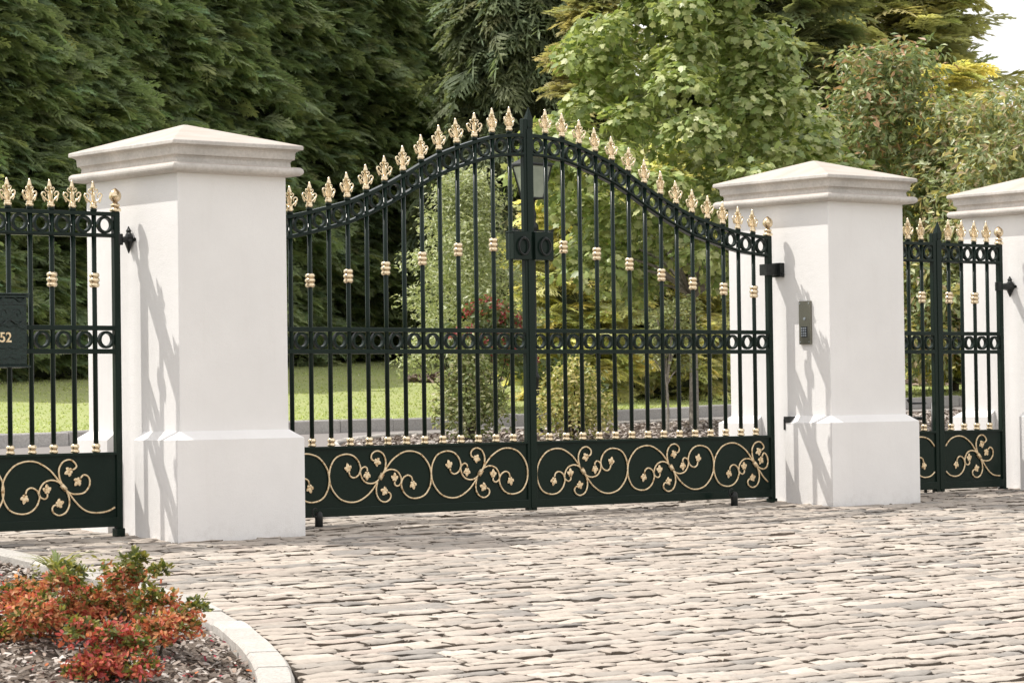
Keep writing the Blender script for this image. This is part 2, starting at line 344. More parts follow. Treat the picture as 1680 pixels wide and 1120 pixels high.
# grass
mb=MB(); n=70000; xx=rng.uniform(-6,26,n); f=rng.uniform(0,1,n)**1.7; yy=np.interp(xx,kbx,kby)+.1+f*14
h=rng.uniform(.010,.022,n); w=rng.uniform(.006,.014,n); az=rng.uniform(0,PI,n); lx=rng.normal(0,.5,n)*h; ly=rng.normal(0,.5,n)*h
z=gz(xx,yy)+.078; dx=np.cos(az)*w; dy=np.sin(az)*w
V=np.stack([np.stack([xx-dx,yy-dy,z],1),np.stack([xx+dx,yy+dy,z],1),np.stack([xx+lx,yy+ly,z+h],1)],1).reshape(-1,3)
C=np.array([(.29,.34,.12),(.32,.365,.14),(.35,.385,.155),(.26,.31,.105)])[rng.integers(0,4,n)]*rng.uniform(.8,1.2,n)[:,None]
C*=1.45; C[:160]=(.8,.78,.7); 
mb.add_arr(V,np.arange(n*3).reshape(n,3),np.repeat(C,3,0)); o=mb.build('grass',M['leaf']); tag(o,'short mown grass with a few daisies behind the gates','grass',kind='stuff')

# ------------------------------------------------------------------ gate pillars
A,AY=.3243,.4227; Bx,BY=.3792,.4776; 
def pillar(x,zoff,g,label,left_hinge,right_hinge=None):
    t=thing('gate_pillar',label,'pillar',(x,0,zoff),'white square gate pillars')
    z1,z2,z3=.4961,.5387,1.8051
    mb=MB(); pb=[(-Bx,-BY),(Bx,-BY),(Bx,-.093),(A,-.093),(A,.16),(Bx,.16),(Bx,BY),(-Bx,BY),(-Bx,.16),(-A,.16),(-A,-.093),(-Bx,-.093)]
    top=[(max(-A,min(A,px)),max(-AY,min(AY,py))) for px,py in pb]
    gnd=-.06-zoff+g
    V=[(px,py,gnd) for px,py in pb]+[(px,py,z1) for px,py in pb]+[(px,py,z2) for px,py in top]
    k=len(pb); Fs=[]
    for r in range(2):
        for i in range(k): 
            j=(i+1)%k; f=(r*k+i,r*k+j,(r+1)*k+j,(r+1)*k+i)
            Fs.append(f)
    mb.add(V,Fs); mb.build('base',M['render'],t,bevel=.006,attr=False)
    mb=MB(); nz=6; V=[];Fs=[]
    for i in range(nz+1):
        z=z2+(z3-z2+.01)*i/nz; V+=[(-A,-AY,z),(A,-AY,z),(A,AY,z),(-A,AY,z)]
    for i in range(nz):
        for k2 in range(4): Fs.append((i*4+k2,i*4+(k2+1)%4,(i+1)*4+(k2+1)%4,(i+1)*4+k2))
    mb.add(V,Fs); mb.build('shaft',M['render'],t,bevel=.005,attr=False)
    mb=MB(); prof=[(.004,1.803)]
    for i in range(9):
        a=-PI/2+PI*i/8; prof.append((.0444+.022*math.cos(a),1.8295+.022*math.sin(a)))
    prof+=[(.020,1.853),(.017,1.876),(.024,1.886),(.034,1.890),(.036,1.921),(.040,1.929),(.052,1.936),(.0656,1.939),(.0656,1.957),(.062,1.960),(-A+.004,2.0856)]
    V=[];Fs=[]; apexy=AY-A+.02
    for i,(ov,z) in enumerate(prof):
        hx=A+ov; hy=AY+ov if i<len(prof)-1 else .012
        if i==len(prof)-1: hx=.012
        V+=[(-hx,-hy,z),(hx,-hy,z),(hx,hy,z),(-hx,hy,z)]
    for i in range(len(prof)-1):
        for k2 in range(4): Fs.append((i*4+k2,i*4+(k2+1)%4,(i+1)*4+(k2+1)%4,(i+1)*4+k2))
    Fs.append((3,2,1,0)); q=4*(len(prof)-1); Fs.append((q,q+1,q+2,q+3))
    mb.add(V,Fs); mb.build('cap',M['cap'],t,bevel=.003,attr=False)
    for side,kind in ((-1,left_hinge),(1,right_hinge)):
        if not kind: continue
        mb=MB(); fx=side*A
        if kind=='box':
            mb.box(min(fx,fx+side*.036),max(fx,fx+side*.036),-.055,.03,1.385-zoff,1.47-zoff)
            mb.box(min(fx+side*.034,fx+side*.125),max(fx+side*.034,fx+side*.125),-.033,.033,1.395-zoff,1.462-zoff)
            mb.lathe([(.006,0),(.009,.002),(.009,.01),(.004,.013)],8,fx+side*.02,-.06,1.40-zoff)
        else:
            zc,ln=(1.495-zoff,.075) if kind=='spear' else (1.361-zoff,.13)
            mb.lathe([(.003,-.068),(.011,-.052),(.021,-.032),(.034,-.008),(.028,.004),(.030,.012),(.022,.028),(.015,.036),(.019,.045),(.009,.057),(.003,.068)],12,fx+side*.016,0,zc,sx=.6)
            mb.tube([(fx,-.036,zc),(fx+side*.006,-.036,zc)],.010); mb.tube([(fx,.036,zc),(fx+side*.006,.036,zc)],.010)
            mb.tube([(fx,0,zc),(fx+side*ln,0,zc)],[.022,.012] if kind=='spear' else [.030,.017],10)
            mb.tube([(fx+side*ln,0,zc-.028),(fx+side*ln,0,zc+.028)],.022,10)
        mb.build('hinge_bracket',M['iron'],t,bevel=.002)
    return t
P1=pillar(-2.2784,0,0,'nearest and largest white gate pillar, left of the big arched double gate','spear','box')
P2=pillar(2.2872,.0145,.0187,'white gate pillar with an intercom keypad, right of the double gate','box','spear')
P3=pillar(4.4293,.0222,.03,'white pillar cut off by the right edge, right of the narrow side gate','ball')
mb=MB(); x=-Bx-.006
mb.box(-A-.06,-A-.002,-.135,-.086,.5,.535); mb.box(-A-.06,-A-.045,-.098,-.084,.455,.52)
mb.build('bracket',M['iron'],P2,bevel=.002)

# ------------------------------------------------------------------ shared gate ornaments
def shared(mb,name,material,smooth=True):
    o=mb.build(name,material,smooth=smooth); me=o.data; bpy.data.objects.remove(o); return me
def cr(pts,n=6):
    P=np.array(pts,float); Q=np.vstack([2*P[0]-P[1],P,2*P[-1]-P[-2]]); out=[]
    for i in range(1,len(Q)-2):
        for k in range(n):
            t=k/n; a,b,c,d=Q[i-1],Q[i],Q[i+1],Q[i+2]
            out.append(.5*((2*b)+(-a+c)*t+(2*a-5*b+4*c-d)*t*t+(-a+3*b-3*c+d)*t**3))
    out.append(P[-1]); return np.array(out)
mb=MB()
mb.lathe([(.013,0),(.017,.004),(.018,.012),(.012,.016)],10,mi=1)
mb.lathe([(.012,.014),(.019,.020),(.020,.028),(.015,.034),(.018,.038),(.012,.043),(.008,.052),(.0085,.066),(.0065,.082),(.0055,.100),(.0085,.110),(.0125,.118),(.0095,.128),(.006,.141),(.002,.153)],10)
for k in range(4):
    a=k*PI/2; ca,sa=math.cos(a),math.sin(a); s=1 if k%2==0 else .5
    rot=lambda p:(p[0]*ca*s,p[0]*sa*s,p[1])
    ear=cr([(.007,.038),(.012,.046),(.021,.053),(.034,.064),(.043,.077),(.042,.087),(.034,.091),(.026,.086),(.022,.077),(.026,.069)],4)
    mb.tube([rot(p) for p in ear],np.interp(np.linspace(0,1,len(ear)),[0,.3,.5,.8,1],[.0035,.0052,.0044,.0034,.0025]),6)
    ear=cr([(.005,.084),(.010,.090),(.018,.095),(.023,.103),(.020,.111),(.013,.110),(.012,.103)],4)
    mb.tube([rot(p) for p in ear],.0030,6)
    drop=cr([(.039,.072),(.038,.060),(.033,.050),(.029,.044)],3); mb.tube([rot(p) for p in drop],[.004]*3+[.0036]*(len(drop)-4)+[.0018],6)
ME_FIN=shared(mb,'finial',[M['gold'],M['paint']])
mb=MB(); mb.lathe([(.014,0),(.0215,.003),(.0215,.012),(.016,.018),(.017,.022),(.021,.027),(.021,.037),(.015,.044)],12); ME_COL=shared(mb,'collar',M['gold'])
mb=MB(); mb.lathe([(.014,-.037),(.022,-.034),(.0255,-.028),(.0255,-.020),(.0215,-.0145),(.0205,-.012),(.0235,-.009),(.0270,-.004),(.0270,.004),(.0235,.009),(.0205,.012),(.0215,.0145),(.0255,.020),(.0255,.028),(.022,.034),(.014,.037)],12); ME_KNOT=shared(mb,'knot',M['gold'])
mb=MB(); mb.lathe([(.024,0),(.029,.004),(.029,.014),(.022,.019),(.018,.025),(.024,.030),(.024,.036),(.014,.042),(.012,.049),(.022,.056),(.029,.066),(.031,.079),(.029,.092),(.021,.103),(.011,.111),(.003,.118)],16); ME_BALL=shared(mb,'ball_finial',M['gold'])
mb=MB(); n=24; V=[];Fs=[]
for k in range(n):
    a=2*PI*k/n
    for r,y in ((.0435,-.011),(.0435,.011),(.0305,.011),(.0305,-.011)): V.append((r*math.cos(a),y,r*math.sin(a)))
for k in range(n):
    for q in range(4): Fs.append((k*4+q,((k+1)%n)*4+q,((k+1)%n)*4+(q+1)%4,k*4+(q+1)%4))
mb.add(V,Fs); ME_RING=shared(mb,'ring',M['paint'],False)
def part(name,me,parent,loc): return link(name,me,parent,loc)

# scroll work
sA=[[0,0],[-.0165,-.0216],[-.04,-.0503],[-.0728,-.086],[-.1145,-.114],[-.1513,-.1292],[-.1878,-.1335],[-.2241,-.1287],[-.2646,-.1128],[-.3002,-.0789],[-.3221,-.042],[-.3306,-.0055],[-.3301,.0272],[-.3205,.0632],[-.2974,.0989],[-.2655,.1182],[-.2201,.1255],[-.1793,.1162],[-.1478,.0899],[-.1324,.0548],[-.1337,.0329],[-.1445,.0131],[-.1629,.0008],[-.1812,-.0016],[-.1992,.0091],[-.2057,.0293]]
sB=[[0,0],[-.0164,-.018],[-.0397,-.032],[-.072,-.0366],[-.1039,-.0265],[-.1242,-.0039],[-.1329,.0219],[-.1304,.0365],[-.1211,.049],[-.1026,.0548],[-.0891,.0445],[-.0884,.0299]]
sC=[[0,0],[.0213,.0288],[.0311,.0617],[.0294,.0949],[.0136,.1229],[-.0093,.1363],[-.0324,.1375],[-.0556,.1244],[-.0628,.1062],[-.0561,.0914],[-.0424,.0856]]
tD=[[0,0],[-.0189,.0416],[-.0249,.0753],[-.0203,.1012],[-.0007,.1268],[.0296,.1366],[.0554,.1274],[.0724,.1045],[.0636,.0916],[.05,.085]]
tE=[[0,0],[.0191,-.0192],[.0448,-.0331],[.0793,-.036],[.1141,-.0296],[.1406,-.0004],[.1453,.0295],[.1325,.0524],[.1109,.0586],[.0933,.0422]]
tT=[[0,0],[.0276,-.0269],[.0574,-.0652],[.0958,-.1039],[.1347,-.1259],[.1826,-.1332],[.2352,-.1294],[.275,-.1138],[.3062,-.0922]]
tE3=[[0,0],[.032,-.02],[.06,-.029],[.088,-.022],[.103,.008],[.100,.038],[.085,.062],[.068,.066],[.056,.044]]
tT3=[[0,0],[.03,-.034],[.06,-.072],[.10,-.108]]
def cast_leaf(mb,p,d,s=.0255):
    """three-lobed cast leaf at p pointing along d (in the XZ plane)"""
    d=np.array(d)/np.linalg.norm(d); n=np.array([-d[1],d[0]])
    for off,l,w in ((0,1.25,.42),(.95,1.0,.38),(-.95,1.0,.38),(2.1,.55,.3),(-2.1,.55,.3)):
        ax=d*math.cos(off)+n*math.sin(off); pn=np.array([-ax[1],ax[0]])
        c=np.array(p)+d*s*.5
        ring=[]; 
        for t,wd,hh in ((0,.35,.35),(.35,.8,.7),(.7,1,.75),(1,.55,.3)):
            q=c+ax*s*l*t
            ring.append([(q[0]+pn[0]*s*w*wd*e,-.012-.006*hh*(1-abs(e)*.7),q[1]+pn[1]*s*w*wd*e) for e in (-1,0,1)])
        V=[v for r in ring for v in r]; V.append((*( (c+ax*s*l*1.15)[0],-.012,(c+ax*s*l*1.15)[1]),))
        Fs=[(i*3+k,i*3+k+1,(i+1)*3+k+1,(i+1)*3+k) for i in range(3) for k in range(2)]+[(9,10,12),(10,11,12)]
        mb.add(V,Fs)
def scroll(kind,cx,cz,mirror,parent,scale=.985,clip=None):
    mb=MB(); f=-1 if mirror else 1
    if kind=='full':
        cs=[(np.array(c)*s,e) for s in (1,-1) for c,e in ((sA,1),(sB,1),(sC,1))]
    else:
        h=np.array([-1,1]); base=[np.array(c)*h for c in (sA,sB)]  # mirrored big circle and inner curl
        # short motif is stored for f=+1 with its circle on the left, so unmirror the rest
        cs=[(np.array(sA)*np.array([1,-1]),1),(np.array(sB)*np.array([1,-1]),1),(np.array(sC)*np.array([1,-1]),1)]
        if kind=='long': cs+=[(np.array(tD),1),(np.array(tE),1),(np.array(tT),0)]
        elif kind=='mid': cs+=[(np.array(tD),1),(np.array(tE)*.92,1),(np.array(tT[:7]),0)]
        else: cs+=[(np.array(tD),1),(np.array(tE3),1),(np.array(tT3),0)]
    for c,leaf in cs:
        q=cr(c*scale*np.array([f*1.046,1]),4)
        P=np.stack([q[:,0]+cx,np.full(len(q),-.0125),q[:,1]+cz],1)
        if clip:
            keep=(P[:,0]>clip[0])&(P[:,0]<clip[1]); 
            runs=np.split(np.arange(len(P)),np.where(np.diff(keep.astype(int))!=0)[0]+1)
            for r in runs:
                if keep[r[0]] and len(r)>1: mb.tube(P[r],.0049,7)
        else: mb.tube(P,.0049,7)
        if leaf and (not clip or clip[0]<P[-1,0]<clip[1]): cast_leaf(mb,P[-1,[0,2]],(P[-1]-P[-3])[[0,2]])
    kx,kz=cx,cz
    mb.tube([(kx-.012*f,-.014,kz+.012),(kx+.012*f,-.014,kz-.012)] if kind!='full' else [(kx-.010*f,-.014,kz-.014),(kx+.010*f,-.014,kz+.014)],.0125,8)
    return mb.build('scroll',M['scroll'],parent,smooth=True)

TX=[0,.03,.13,.255,.38,.506,.632,.748,.868,1.0,1.122,1.25,1.378,1.5,1.65,1.75,1.853,1.9]
TZ=[2.153,2.153,2.148,2.134,2.102,2.064,2.020,1.967,1.903,1.840,1.789,1.740,1.708,1.679,1.648,1.639,1.630,1.628]
tz=lambda x: float(np.interp(abs(x),TX,TZ))
def gate_leaf(label,hinge,meet0,meet1,bars,top,knots,scrolls,group,extra=None,post_foot=.03,stile_top=None,spike=False,hingestile=True,gapdark=None):
    """one leaf; hinge = centre of hinge stile, meet0..meet1 = extent of meeting stile"""
    t=thing('gate_leaf',label,'gate',(hinge,0,0),group)
    X=lambda x:x-hinge
    sgn=1 if hinge>meet0 else -1
    lo,hi=(meet1,hinge-.0168) if sgn>0 else (hinge+.0168,meet0)
    a,b=X(lo),X(hi)
    # stiles
    zt=top(hinge)+.003
    mb=MB(); mb.box(-.0172,.0172,-.018,.018,.03+post_foot,zt); mb.box(-.024,.024,-.025,.025,post_foot-.01,.062); 
    hs=mb.build('hinge_stile',M['paint'],t,bevel=.005)
    part('ball_finial',ME_BALL,hs,(0,0,zt))
    mb=MB(); m0,m1=X(meet0),X(meet1); mz=top((meet0+meet1)/2)
    st=stile_top or mz+.05
    mb.box(m0,m1,-.016,.016,.055,st if not spike else st-.10)
    if spike:
        c=(m0+m1)/2; z0=st-.10; e=.004; w=(m1-m0)/2+e; d=.019
        V=[(c-w,-d,z0-.02),(c+w,-d,z0-.02),(c+w,d,z0-.02),(c-w,d,z0-.02),(c-w*1.15,-d,z0+.02),(c+w*1.15,-d,z0+.02),(c+w*1.15,d,z0+.02),(c-w*1.15,d,z0+.02),(c+.004,0,st)]
        mb.add(V,[(3,2,1,0),(0,1,5,4),(1,2,6,5),(2,3,7,6),(3,0,4,7),(4,5,8),(5,6,8),(6,7,8),(7,4,8)])
        mb.box(m0-.013,m1+.002,-.0205,-.0163,.07,z0-.03)
    mb.build('meeting_stile',M['paint'],t,bevel=.003)
    # rails
    xsr=np.linspace(lo,hi,40)
    for name,f,h in (('top_rail',lambda x:top(x)-.010,.010),('lower_arch_rail',lambda x:top(x)-.1165,.0095),('middle_rail',lambda x:1.0535,.012),('middle_rail',lambda x:.938,.012)):
        mb=MB(); mb.sweep([(X(x),f(x)) for x in xsr],h,.019)
        if 'arch' in name: mb.sweep([(X(x),f(x)-.0005) for x in xsr],.0035,.027)
        mb.build(name,M['paint'],t,bevel=.002)
    # panel
    mb=MB(); mb.box(a,b,-.006,.006,.075,.435)
    pn=mb.build('panel',M['paint'],t)
    mb=MB(); mb.box(a,b,-.022,.022,.425,.439); mb.build('panel_ledge',M['paint'],t,bevel=.002)
    mb=MB(); mb.box(a,b,-.020,.020,.070,.118); mb.build('bottom_rail',M['paint'],t,bevel=.003)
    for (k,cx,cz,mir,clip) in scrolls:
        scroll(k,X(cx),cz,mir,pn,clip=(X(clip[0]),X(clip[1])) if clip else None)
    # bars with their gilding
    allx=sorted([hinge]+list(bars)+[(meet0+meet1)/2])
    for i,x in enumerate(bars):
        zt=top(x)
        mb=MB(); mb.tube([(0,0,.43),(0,0,zt+.002)],.0123,10)
        br=mb.build('bar',M['paint'],t,smooth=True,loc=(X(x),0,0))
        part('finial',ME_FIN,br,(0,0,zt-.001)).rotation_euler=(random.gauss(0,.02),random.gauss(0,.03),random.gauss(0,.16))
        part('collar',ME_COL,br,(0,0,.439))
        if knots(i,x) is not None: part('knot',ME_KNOT,br,(0,0,knots(i,x)))
    for x0,x1 in zip(allx[:-1],allx[1:]):
        xm=(x0+x1)/2
        if x1-x0<.08: continue
        part('ring',ME_RING,t,(X(xm),0,top(xm)-.0632)); part('ring',ME_RING,t,(X(xm),0,.9958))
    if extra: extra(t,X)
    return t
KX=[.25,.5,.75,1.0,1.25,1.5,1.75]; KZ=[1.528,1.496,1.442,1.384,1.338,1.310,1.296]
mainbars=[.0061+.125*i for i in range(1,15)]
kn=lambda i,x: float(np.interp(abs(x),KX,KZ)) if i%2==1 else None
def lock(x0,x1):
    def f(t,X):
        mb=MB(); c=X((x0+x1)/2); w=(x1-x0)/2
        mb.box(c-w,c+w,-.040,.034,1.448,1.600); mb.box(c-w-.004,c+w+.004,-.036,.030,1.598,1.606)
        lk=mb.build('lock_box',M['paint'],t,bevel=.004)
        mb=MB(); mb.tube([(c+.037*math.cos(q),-.052,1.522+.046*math.sin(q)) for q in np.linspace(0,2*PI,24,endpoint=False)],.0055,7,closed=True)
        mb.tube([(c,-.038,1.568),(c,-.058,1.568)],.009,8)
        mb.build('ring_handle',M['iron'],lk,smooth=True)
    return f
gl='arched green-black double gate leaves with gilded finials'
gate_leaf('left leaf of the tall arched double gate, beside the nearest pillar',-1.8811,-.041,-.0125,[-x for x in mainbars],tz,kn,
  [('full',-.383,.2745,False,None),('full',-1.066,.2725,False,None),('short',-1.749,.272,True,(-1.855,-1.3))],gl,lock(-.141,-.012),stile_top=2.235)
gate_leaf('right leaf of the tall arched double gate, hung beside the intercom keypad',1.8811,-.0085,.022,mainbars,tz,kn,
  [('full',.366,.264,True,None),('full',1.049,.266,True,None),('short',1.732,.268,False,(1.3,1.856))],gl,lock(.014,.15),stile_top=2.308,spike=True)
sg='low flat-topped side gate leaves with gilded finials'
flat=lambda x:1.629
def bolt_r(t,X):
    mb=MB(); x=X(3.36); mb.tube([(x,.035,-.01),(x,.035,.62)],.008,8)
    mb.tube([(x,.035,.60),(x+.07,.035,.60)],.006,8); mb.build('drop_bolt',M['iron'],t,smooth=True)
def bolt_l(t,X):
    mb=MB(); x=X(3.285); mb.tube([(x,.035,-.01),(x,.035,.50),(x-.015,.035,.52),(x-.16,.035,.52)],.010,8)
    mb.tube([(X(3.13),.035,.64),(X(3.15),.035,.615),(X(3.30),.035,.615)],.007,8); mb.build('drop_bolt',M['iron'],t,smooth=True)
rb=[3.99-.1236*i for i in range(1,5)]
gate_leaf('right leaf of the narrow side gate, hinged on the far right pillar',3.987,3.379,3.411,rb,flat,lambda i,x:1.282 if i%2==1 else None,
  [('mid',3.742,.272,False,(3.424,3.955))],sg,bolt_r,stile_top=1.772,spike=True)
gate_leaf('left leaf of the narrow side gate, mostly hidden behind the keypad pillar',2.748,3.335,3.374,[3.242,3.1185,2.995,2.8715],flat,lambda i,x:1.282 if i%2==0 else None,
  [('mid',3.005,.272,True,(2.79,3.322))],sg,bolt_l,stile_top=1.688)
lb=[-2.70-.1205*i for i in range(1,11)]
gate_leaf('side gate at the left edge that carries the number 52 letter box',-2.695,-4.085,-4.04,lb,flat,lambda i,x:1.290 if i in(0,2,7,9) else None,
  [('long',-3.0166,.273,False,(-3.4,-2.722)),('full',-3.69,.273,False,(-4.035,-3.3))],sg,None,stile_top=1.70)

# ground stops
for x,yv,lab in ((-1.555,-.12,'short black ground stop in front of the left gate leaf, by the nearest pillar'),(1.44,-.13,'short black ground stop in front of the right gate leaf')):
    z=gz(x,yv); t=thing('gate_stop',lab,'gate stop',(x,yv,z),'black ground stops for the double gate')
    mb=MB(); mb.lathe([(.021,-.03),(.021,.062),(.019,.076),(.012,.084),(.003,.087)],12); mb.build('post',M['iron'],t,smooth=True)
    mb=MB(); mb.tube([(-.026+.018*math.cos(a),-.004,.080+.022*math.sin(a)) for a in np.linspace(.3*PI,1.75*PI,9)],.005,6); mb.build('catch',M['iron'],t,smooth=True)

# intercom on the pillar
XF=2.2872-A
t=thing('intercom_panel','narrow metal intercom panel with a keypad on the white pillar','intercom',(XF,-.230,.977))
mb=MB(); mb.box(-.016,.002,-.0475,.0475,0,.258); pl=mb.build('face_plate',M['steel'],t,bevel=.003)
mb=MB(); mb.box(-.019,-.0155,-.022,.026,.042,.106); kp=mb.build('keypad',M['keyblack'],t,bevel=.001)
for r in range(4):
    for c in range(3):
        mb=MB(); y0=-.0165+c*.0155; z0=.047+r*.0145; mb.box(-.022,-.0185,y0,y0+.0105,z0,z0+.0095); mb.build('key',M['keysteel'],kp,bevel=.001)
mb=MB(); 
for (a,bz) in ((.036,.015),(-.036,.015),(-.036,.244),(.036,.244)): mb.tube([(-.0155,a,bz),(-.0185,a,bz)],.004,8)
mb.build('screw',M['keysteel'],t)
mb=MB(); mb.tube([(-.015,.0,.152),(-.021,.0,.152)],[.010,.008],12); mb.build('call_button',M['keysteel'],t)

# letter box with the number 52
t=thing('letter_box','dark green ornate letter box numbered 52 on the left side gate','letter box',(-3.372,-.035,.858))
mb=MB(); mb.box(-.098,.098,-.085,.02,.012,.335); bd=mb.build('body',M['boxgreen'],t,bevel=.004)
mb=MB(); mb.box(-.112,.112,-.098,.024,.348,.357); mb.box(-.105,.105,-.092,.022,.335,.3475); mb.build('cornice',M['boxgreen'],t,bevel=.003)
mb=MB(); mb.box(-.112,.112,-.098,.024,.0,.007); mb.box(-.104,.104,-.09,.022,.007,.0118); mb.build('plinth',M['boxgreen'],t,bevel=.002)
mb=MB(); mb.box(-.092,.092,-.091,-.0855,.222,.300)
wave=[(x,-.0915,.218+.010*math.cos(x/.092*2*PI)) for x in np.linspace(-.092,.092,25)]; mb.tube(wave,.0035,6); mb.tube([(-.094,-.091,.302),(.094,-.091,.302)],.0035,6)
for s in (-1,1): mb.tube(cr([(s*.015,-.0915,.26),(s*.03,-.0915,.28),(s*.055,-.0915,.275),(s*.06,-.0915,.255),(s*.045,-.0915,.245),(s*.04,-.0915,.258)],5),.003,6)
mb.build('flap',M['boxgreen'],t,bevel=.001)
mb=MB()
for s in (-1,1): mb.tube(cr([(0,-.088,.344),(s*.03,-.088,.335),(s*.055,-.088,.318),(s*.075,-.088,.322),(s*.09,-.088,.336)],5),.004,6)
mb.tube([(x,-.086,.192+.008*math.sin(abs(x)/.09*PI*1.5)) for x in np.linspace(-.09,.09,21)],.003,6); mb.tube([(x,-.086,.098-.008*math.sin(abs(x)/.09*PI*1.5)) for x in np.linspace(-.09,.09,21)],.003,6)
mb.tube([(x,-.086,.045+.006*math.cos(abs(x)/.09*PI*2)) for x in np.linspace(-.09,.09,21)],.003,6)
mb.build('moulding',M['boxgreen'],bd,smooth=True)
cu=bpy.data.curves.new('numerals','FONT'); cu.body='52'; cu.size=.066; cu.extrude=.002; cu.offset=.0012; cu.align_x='CENTER'
to=bpy.data.objects.new('numerals',cu); col.objects.link(to); bpy.context.view_layer.update()
me=bpy.data.meshes.new_from_object(to.evaluated_get(bpy.context.evaluated_depsgraph_get())); bpy.data.objects.remove(to)
me.materials.clear(); me.materials.append(M['scroll']); nm=link('numerals',me,bd,(-.021,-.0875,.122)); nm.rotation_euler=(PI/2,0,0)

# lantern on its post
lx,ly=5.592,6.545; g0=float(gz(lx,ly))
t=thing('lamp_post','black lamp post with a four sided lantern behind the middle of the double gate','lamp post',(lx,ly,g0))
mb=MB(); mb.lathe([(.07,-.05),(.07,.10),(.055,.13),(.036,.17),(.036,.48),(.045,.50),(.03,.53),(.024,.56),(.022,1.68),(.03,1.70),(.03,1.74),(.05,1.765),(.05,1.80),(.026,1.83),(.034,1.87),(.034,1.90),(.022,1.94),(.022,2.02)],12); mb.build('post',M['iron'],t,smooth=True)
mb=MB(); mb.tube([(-.21,.0,1.755),(.21,.0,1.755)],.009,8); mb.tube([(.21,0,1.755),(.225,0,1.755)],.015,8); mb.tube([(-.225,0,1.755),(-.21,0,1.755)],.015,8); mb.build('ladder_bar',M['iron'],t)
fr=thing('lantern',None,None); fr.parent=t; fr.location=(0,0,2.02); fr.rotation_euler=(0,0,.10)
mb=MB(); b0,b1,zz=.066,.120,.29
for sx_,sy_ in ((-1,-1),(1,-1),(1,1),(-1,1)): mb.tube([(sx_*b0,sy_*b0,0.01),(sx_*b1,sy_*b1,zz)],.007,6)
for b_,z_ in ((b0,.01),(b1,zz)): mb.tube([(-b_,-b_,z_),(b_,-b_,z_),(b_,b_,z_),(-b_,b_,z_)],.009,6,closed=True)
mb.lathe([(.03,-.04),(.035,-.01),(.07,.0),(.07,.008)],4)
mb.build('frame',M['iron'],fr)
mb=MB(); V=[];
for b_,z_ in ((b1+.016,zz+.004),(b1+.013,zz+.016),(.045,zz+.08),(.035,zz+.10)): V+=[(-b_,-b_,z_),(b_,-b_,z_),(b_,b_,z_),(-b_,b_,z_)]
Fs=[(i*4+k,i*4+(k+1)%4,(i+1)*4+(k+1)%4,(i+1)*4+k) for i in range(3) for k in range(4)]+[(3,2,1,0),(12,13,14,15)]
mb.add(V,Fs); mb.lathe([(.026,zz+.098),(.026,zz+.115),(.012,zz+.125),(.016,zz+.14),(.003,zz+.17)],8); mb.build('roof',M['iron'],fr)
for k in range(4):
    a=k*PI/2; ca,sa=math.cos(a),math.sin(a); R=lambda x,y,z:(x*ca-y*sa,x*sa+y*ca,z); i0,i1=b0-.004,b1-.004
    mb=MB(); mb.add([R(-i0,-i0,.015),R(i0,-i0,.015),R(i1,-i1,zz-.005),R(-i1,-i1,zz-.005)],[(0,1,2,3)]); mb.build('pane',M['glass'],fr)

# ------------------------------------------------------------------ vegetation
def spray_proto(nside=7,droop=.35,wd=.05,seed=0,sub=2):
    r=np.random.default_rng(seed); Q=[];T=[]
    def leaf(p0,p1,w,t0,t1):
        p0,p1=np.array(p0),np.array(p1); d=p1-p0; L=np.linalg.norm(d); n=np.cross(d/L,(0,0,1)); n/=np.linalg.norm(n)+1e-9
        m=p0+d*.45+np.array([0,0,.25*w]); Q.append([p0,m+n*w,p1,m-n*w]); T.append([t0,(t0+t1)/2,t1,(t0+t1)/2])
    ax=lambda t: np.array([t,0,.10*t-droop*t*t])
    for k in range(4): leaf(ax(k/4),ax((k+1)/4+.03),wd*.7,k/4,(k+1)/4)
    for s in (-1,1):
        for k in range(nside):
            t=.10+.85*k/nside+r.uniform(-.03,.03); l=(.46*(1-t)+.16)*r.uniform(.8,1.2); a=s*r.uniform(.6,.95)
            b=ax(t); e=b+np.array([math.cos(a)*l,math.sin(a)*l,-droop*.55*l+r.uniform(-.04,.02)])
            leaf(b,e,wd,t,min(1,t+.4))
            for j in range(sub):
                f=.3+.35*j; q=b+(e-b)*f; s2=1 if j%2 else -1; a2=a+s2*.6; l2=l*.5*(1-f*.4)
                leaf(q,q+np.array([math.cos(a2)*l2,math.sin(a2)*l2,-droop*.6*l2]),wd*.7,t+.2*f,min(1,t+.5))
    return np.array(Q).reshape(-1,3),np.clip(np.array(T).reshape(-1),0,1)
PROTO=[spray_proto(8,d,.046,i) for i,d in enumerate((.30,.42,.55))]
PROTO_FAR=[spray_proto(4,d,.10,10+i,1) for i,d in enumerate((.30,.45))]
PROTO_WEEP=[spray_proto(6,d,.055,20+i) for i,d in enumerate((.8,1.1))]
def norm(a): return a/(np.linalg.norm(a,axis=-1,keepdims=True)+1e-9)
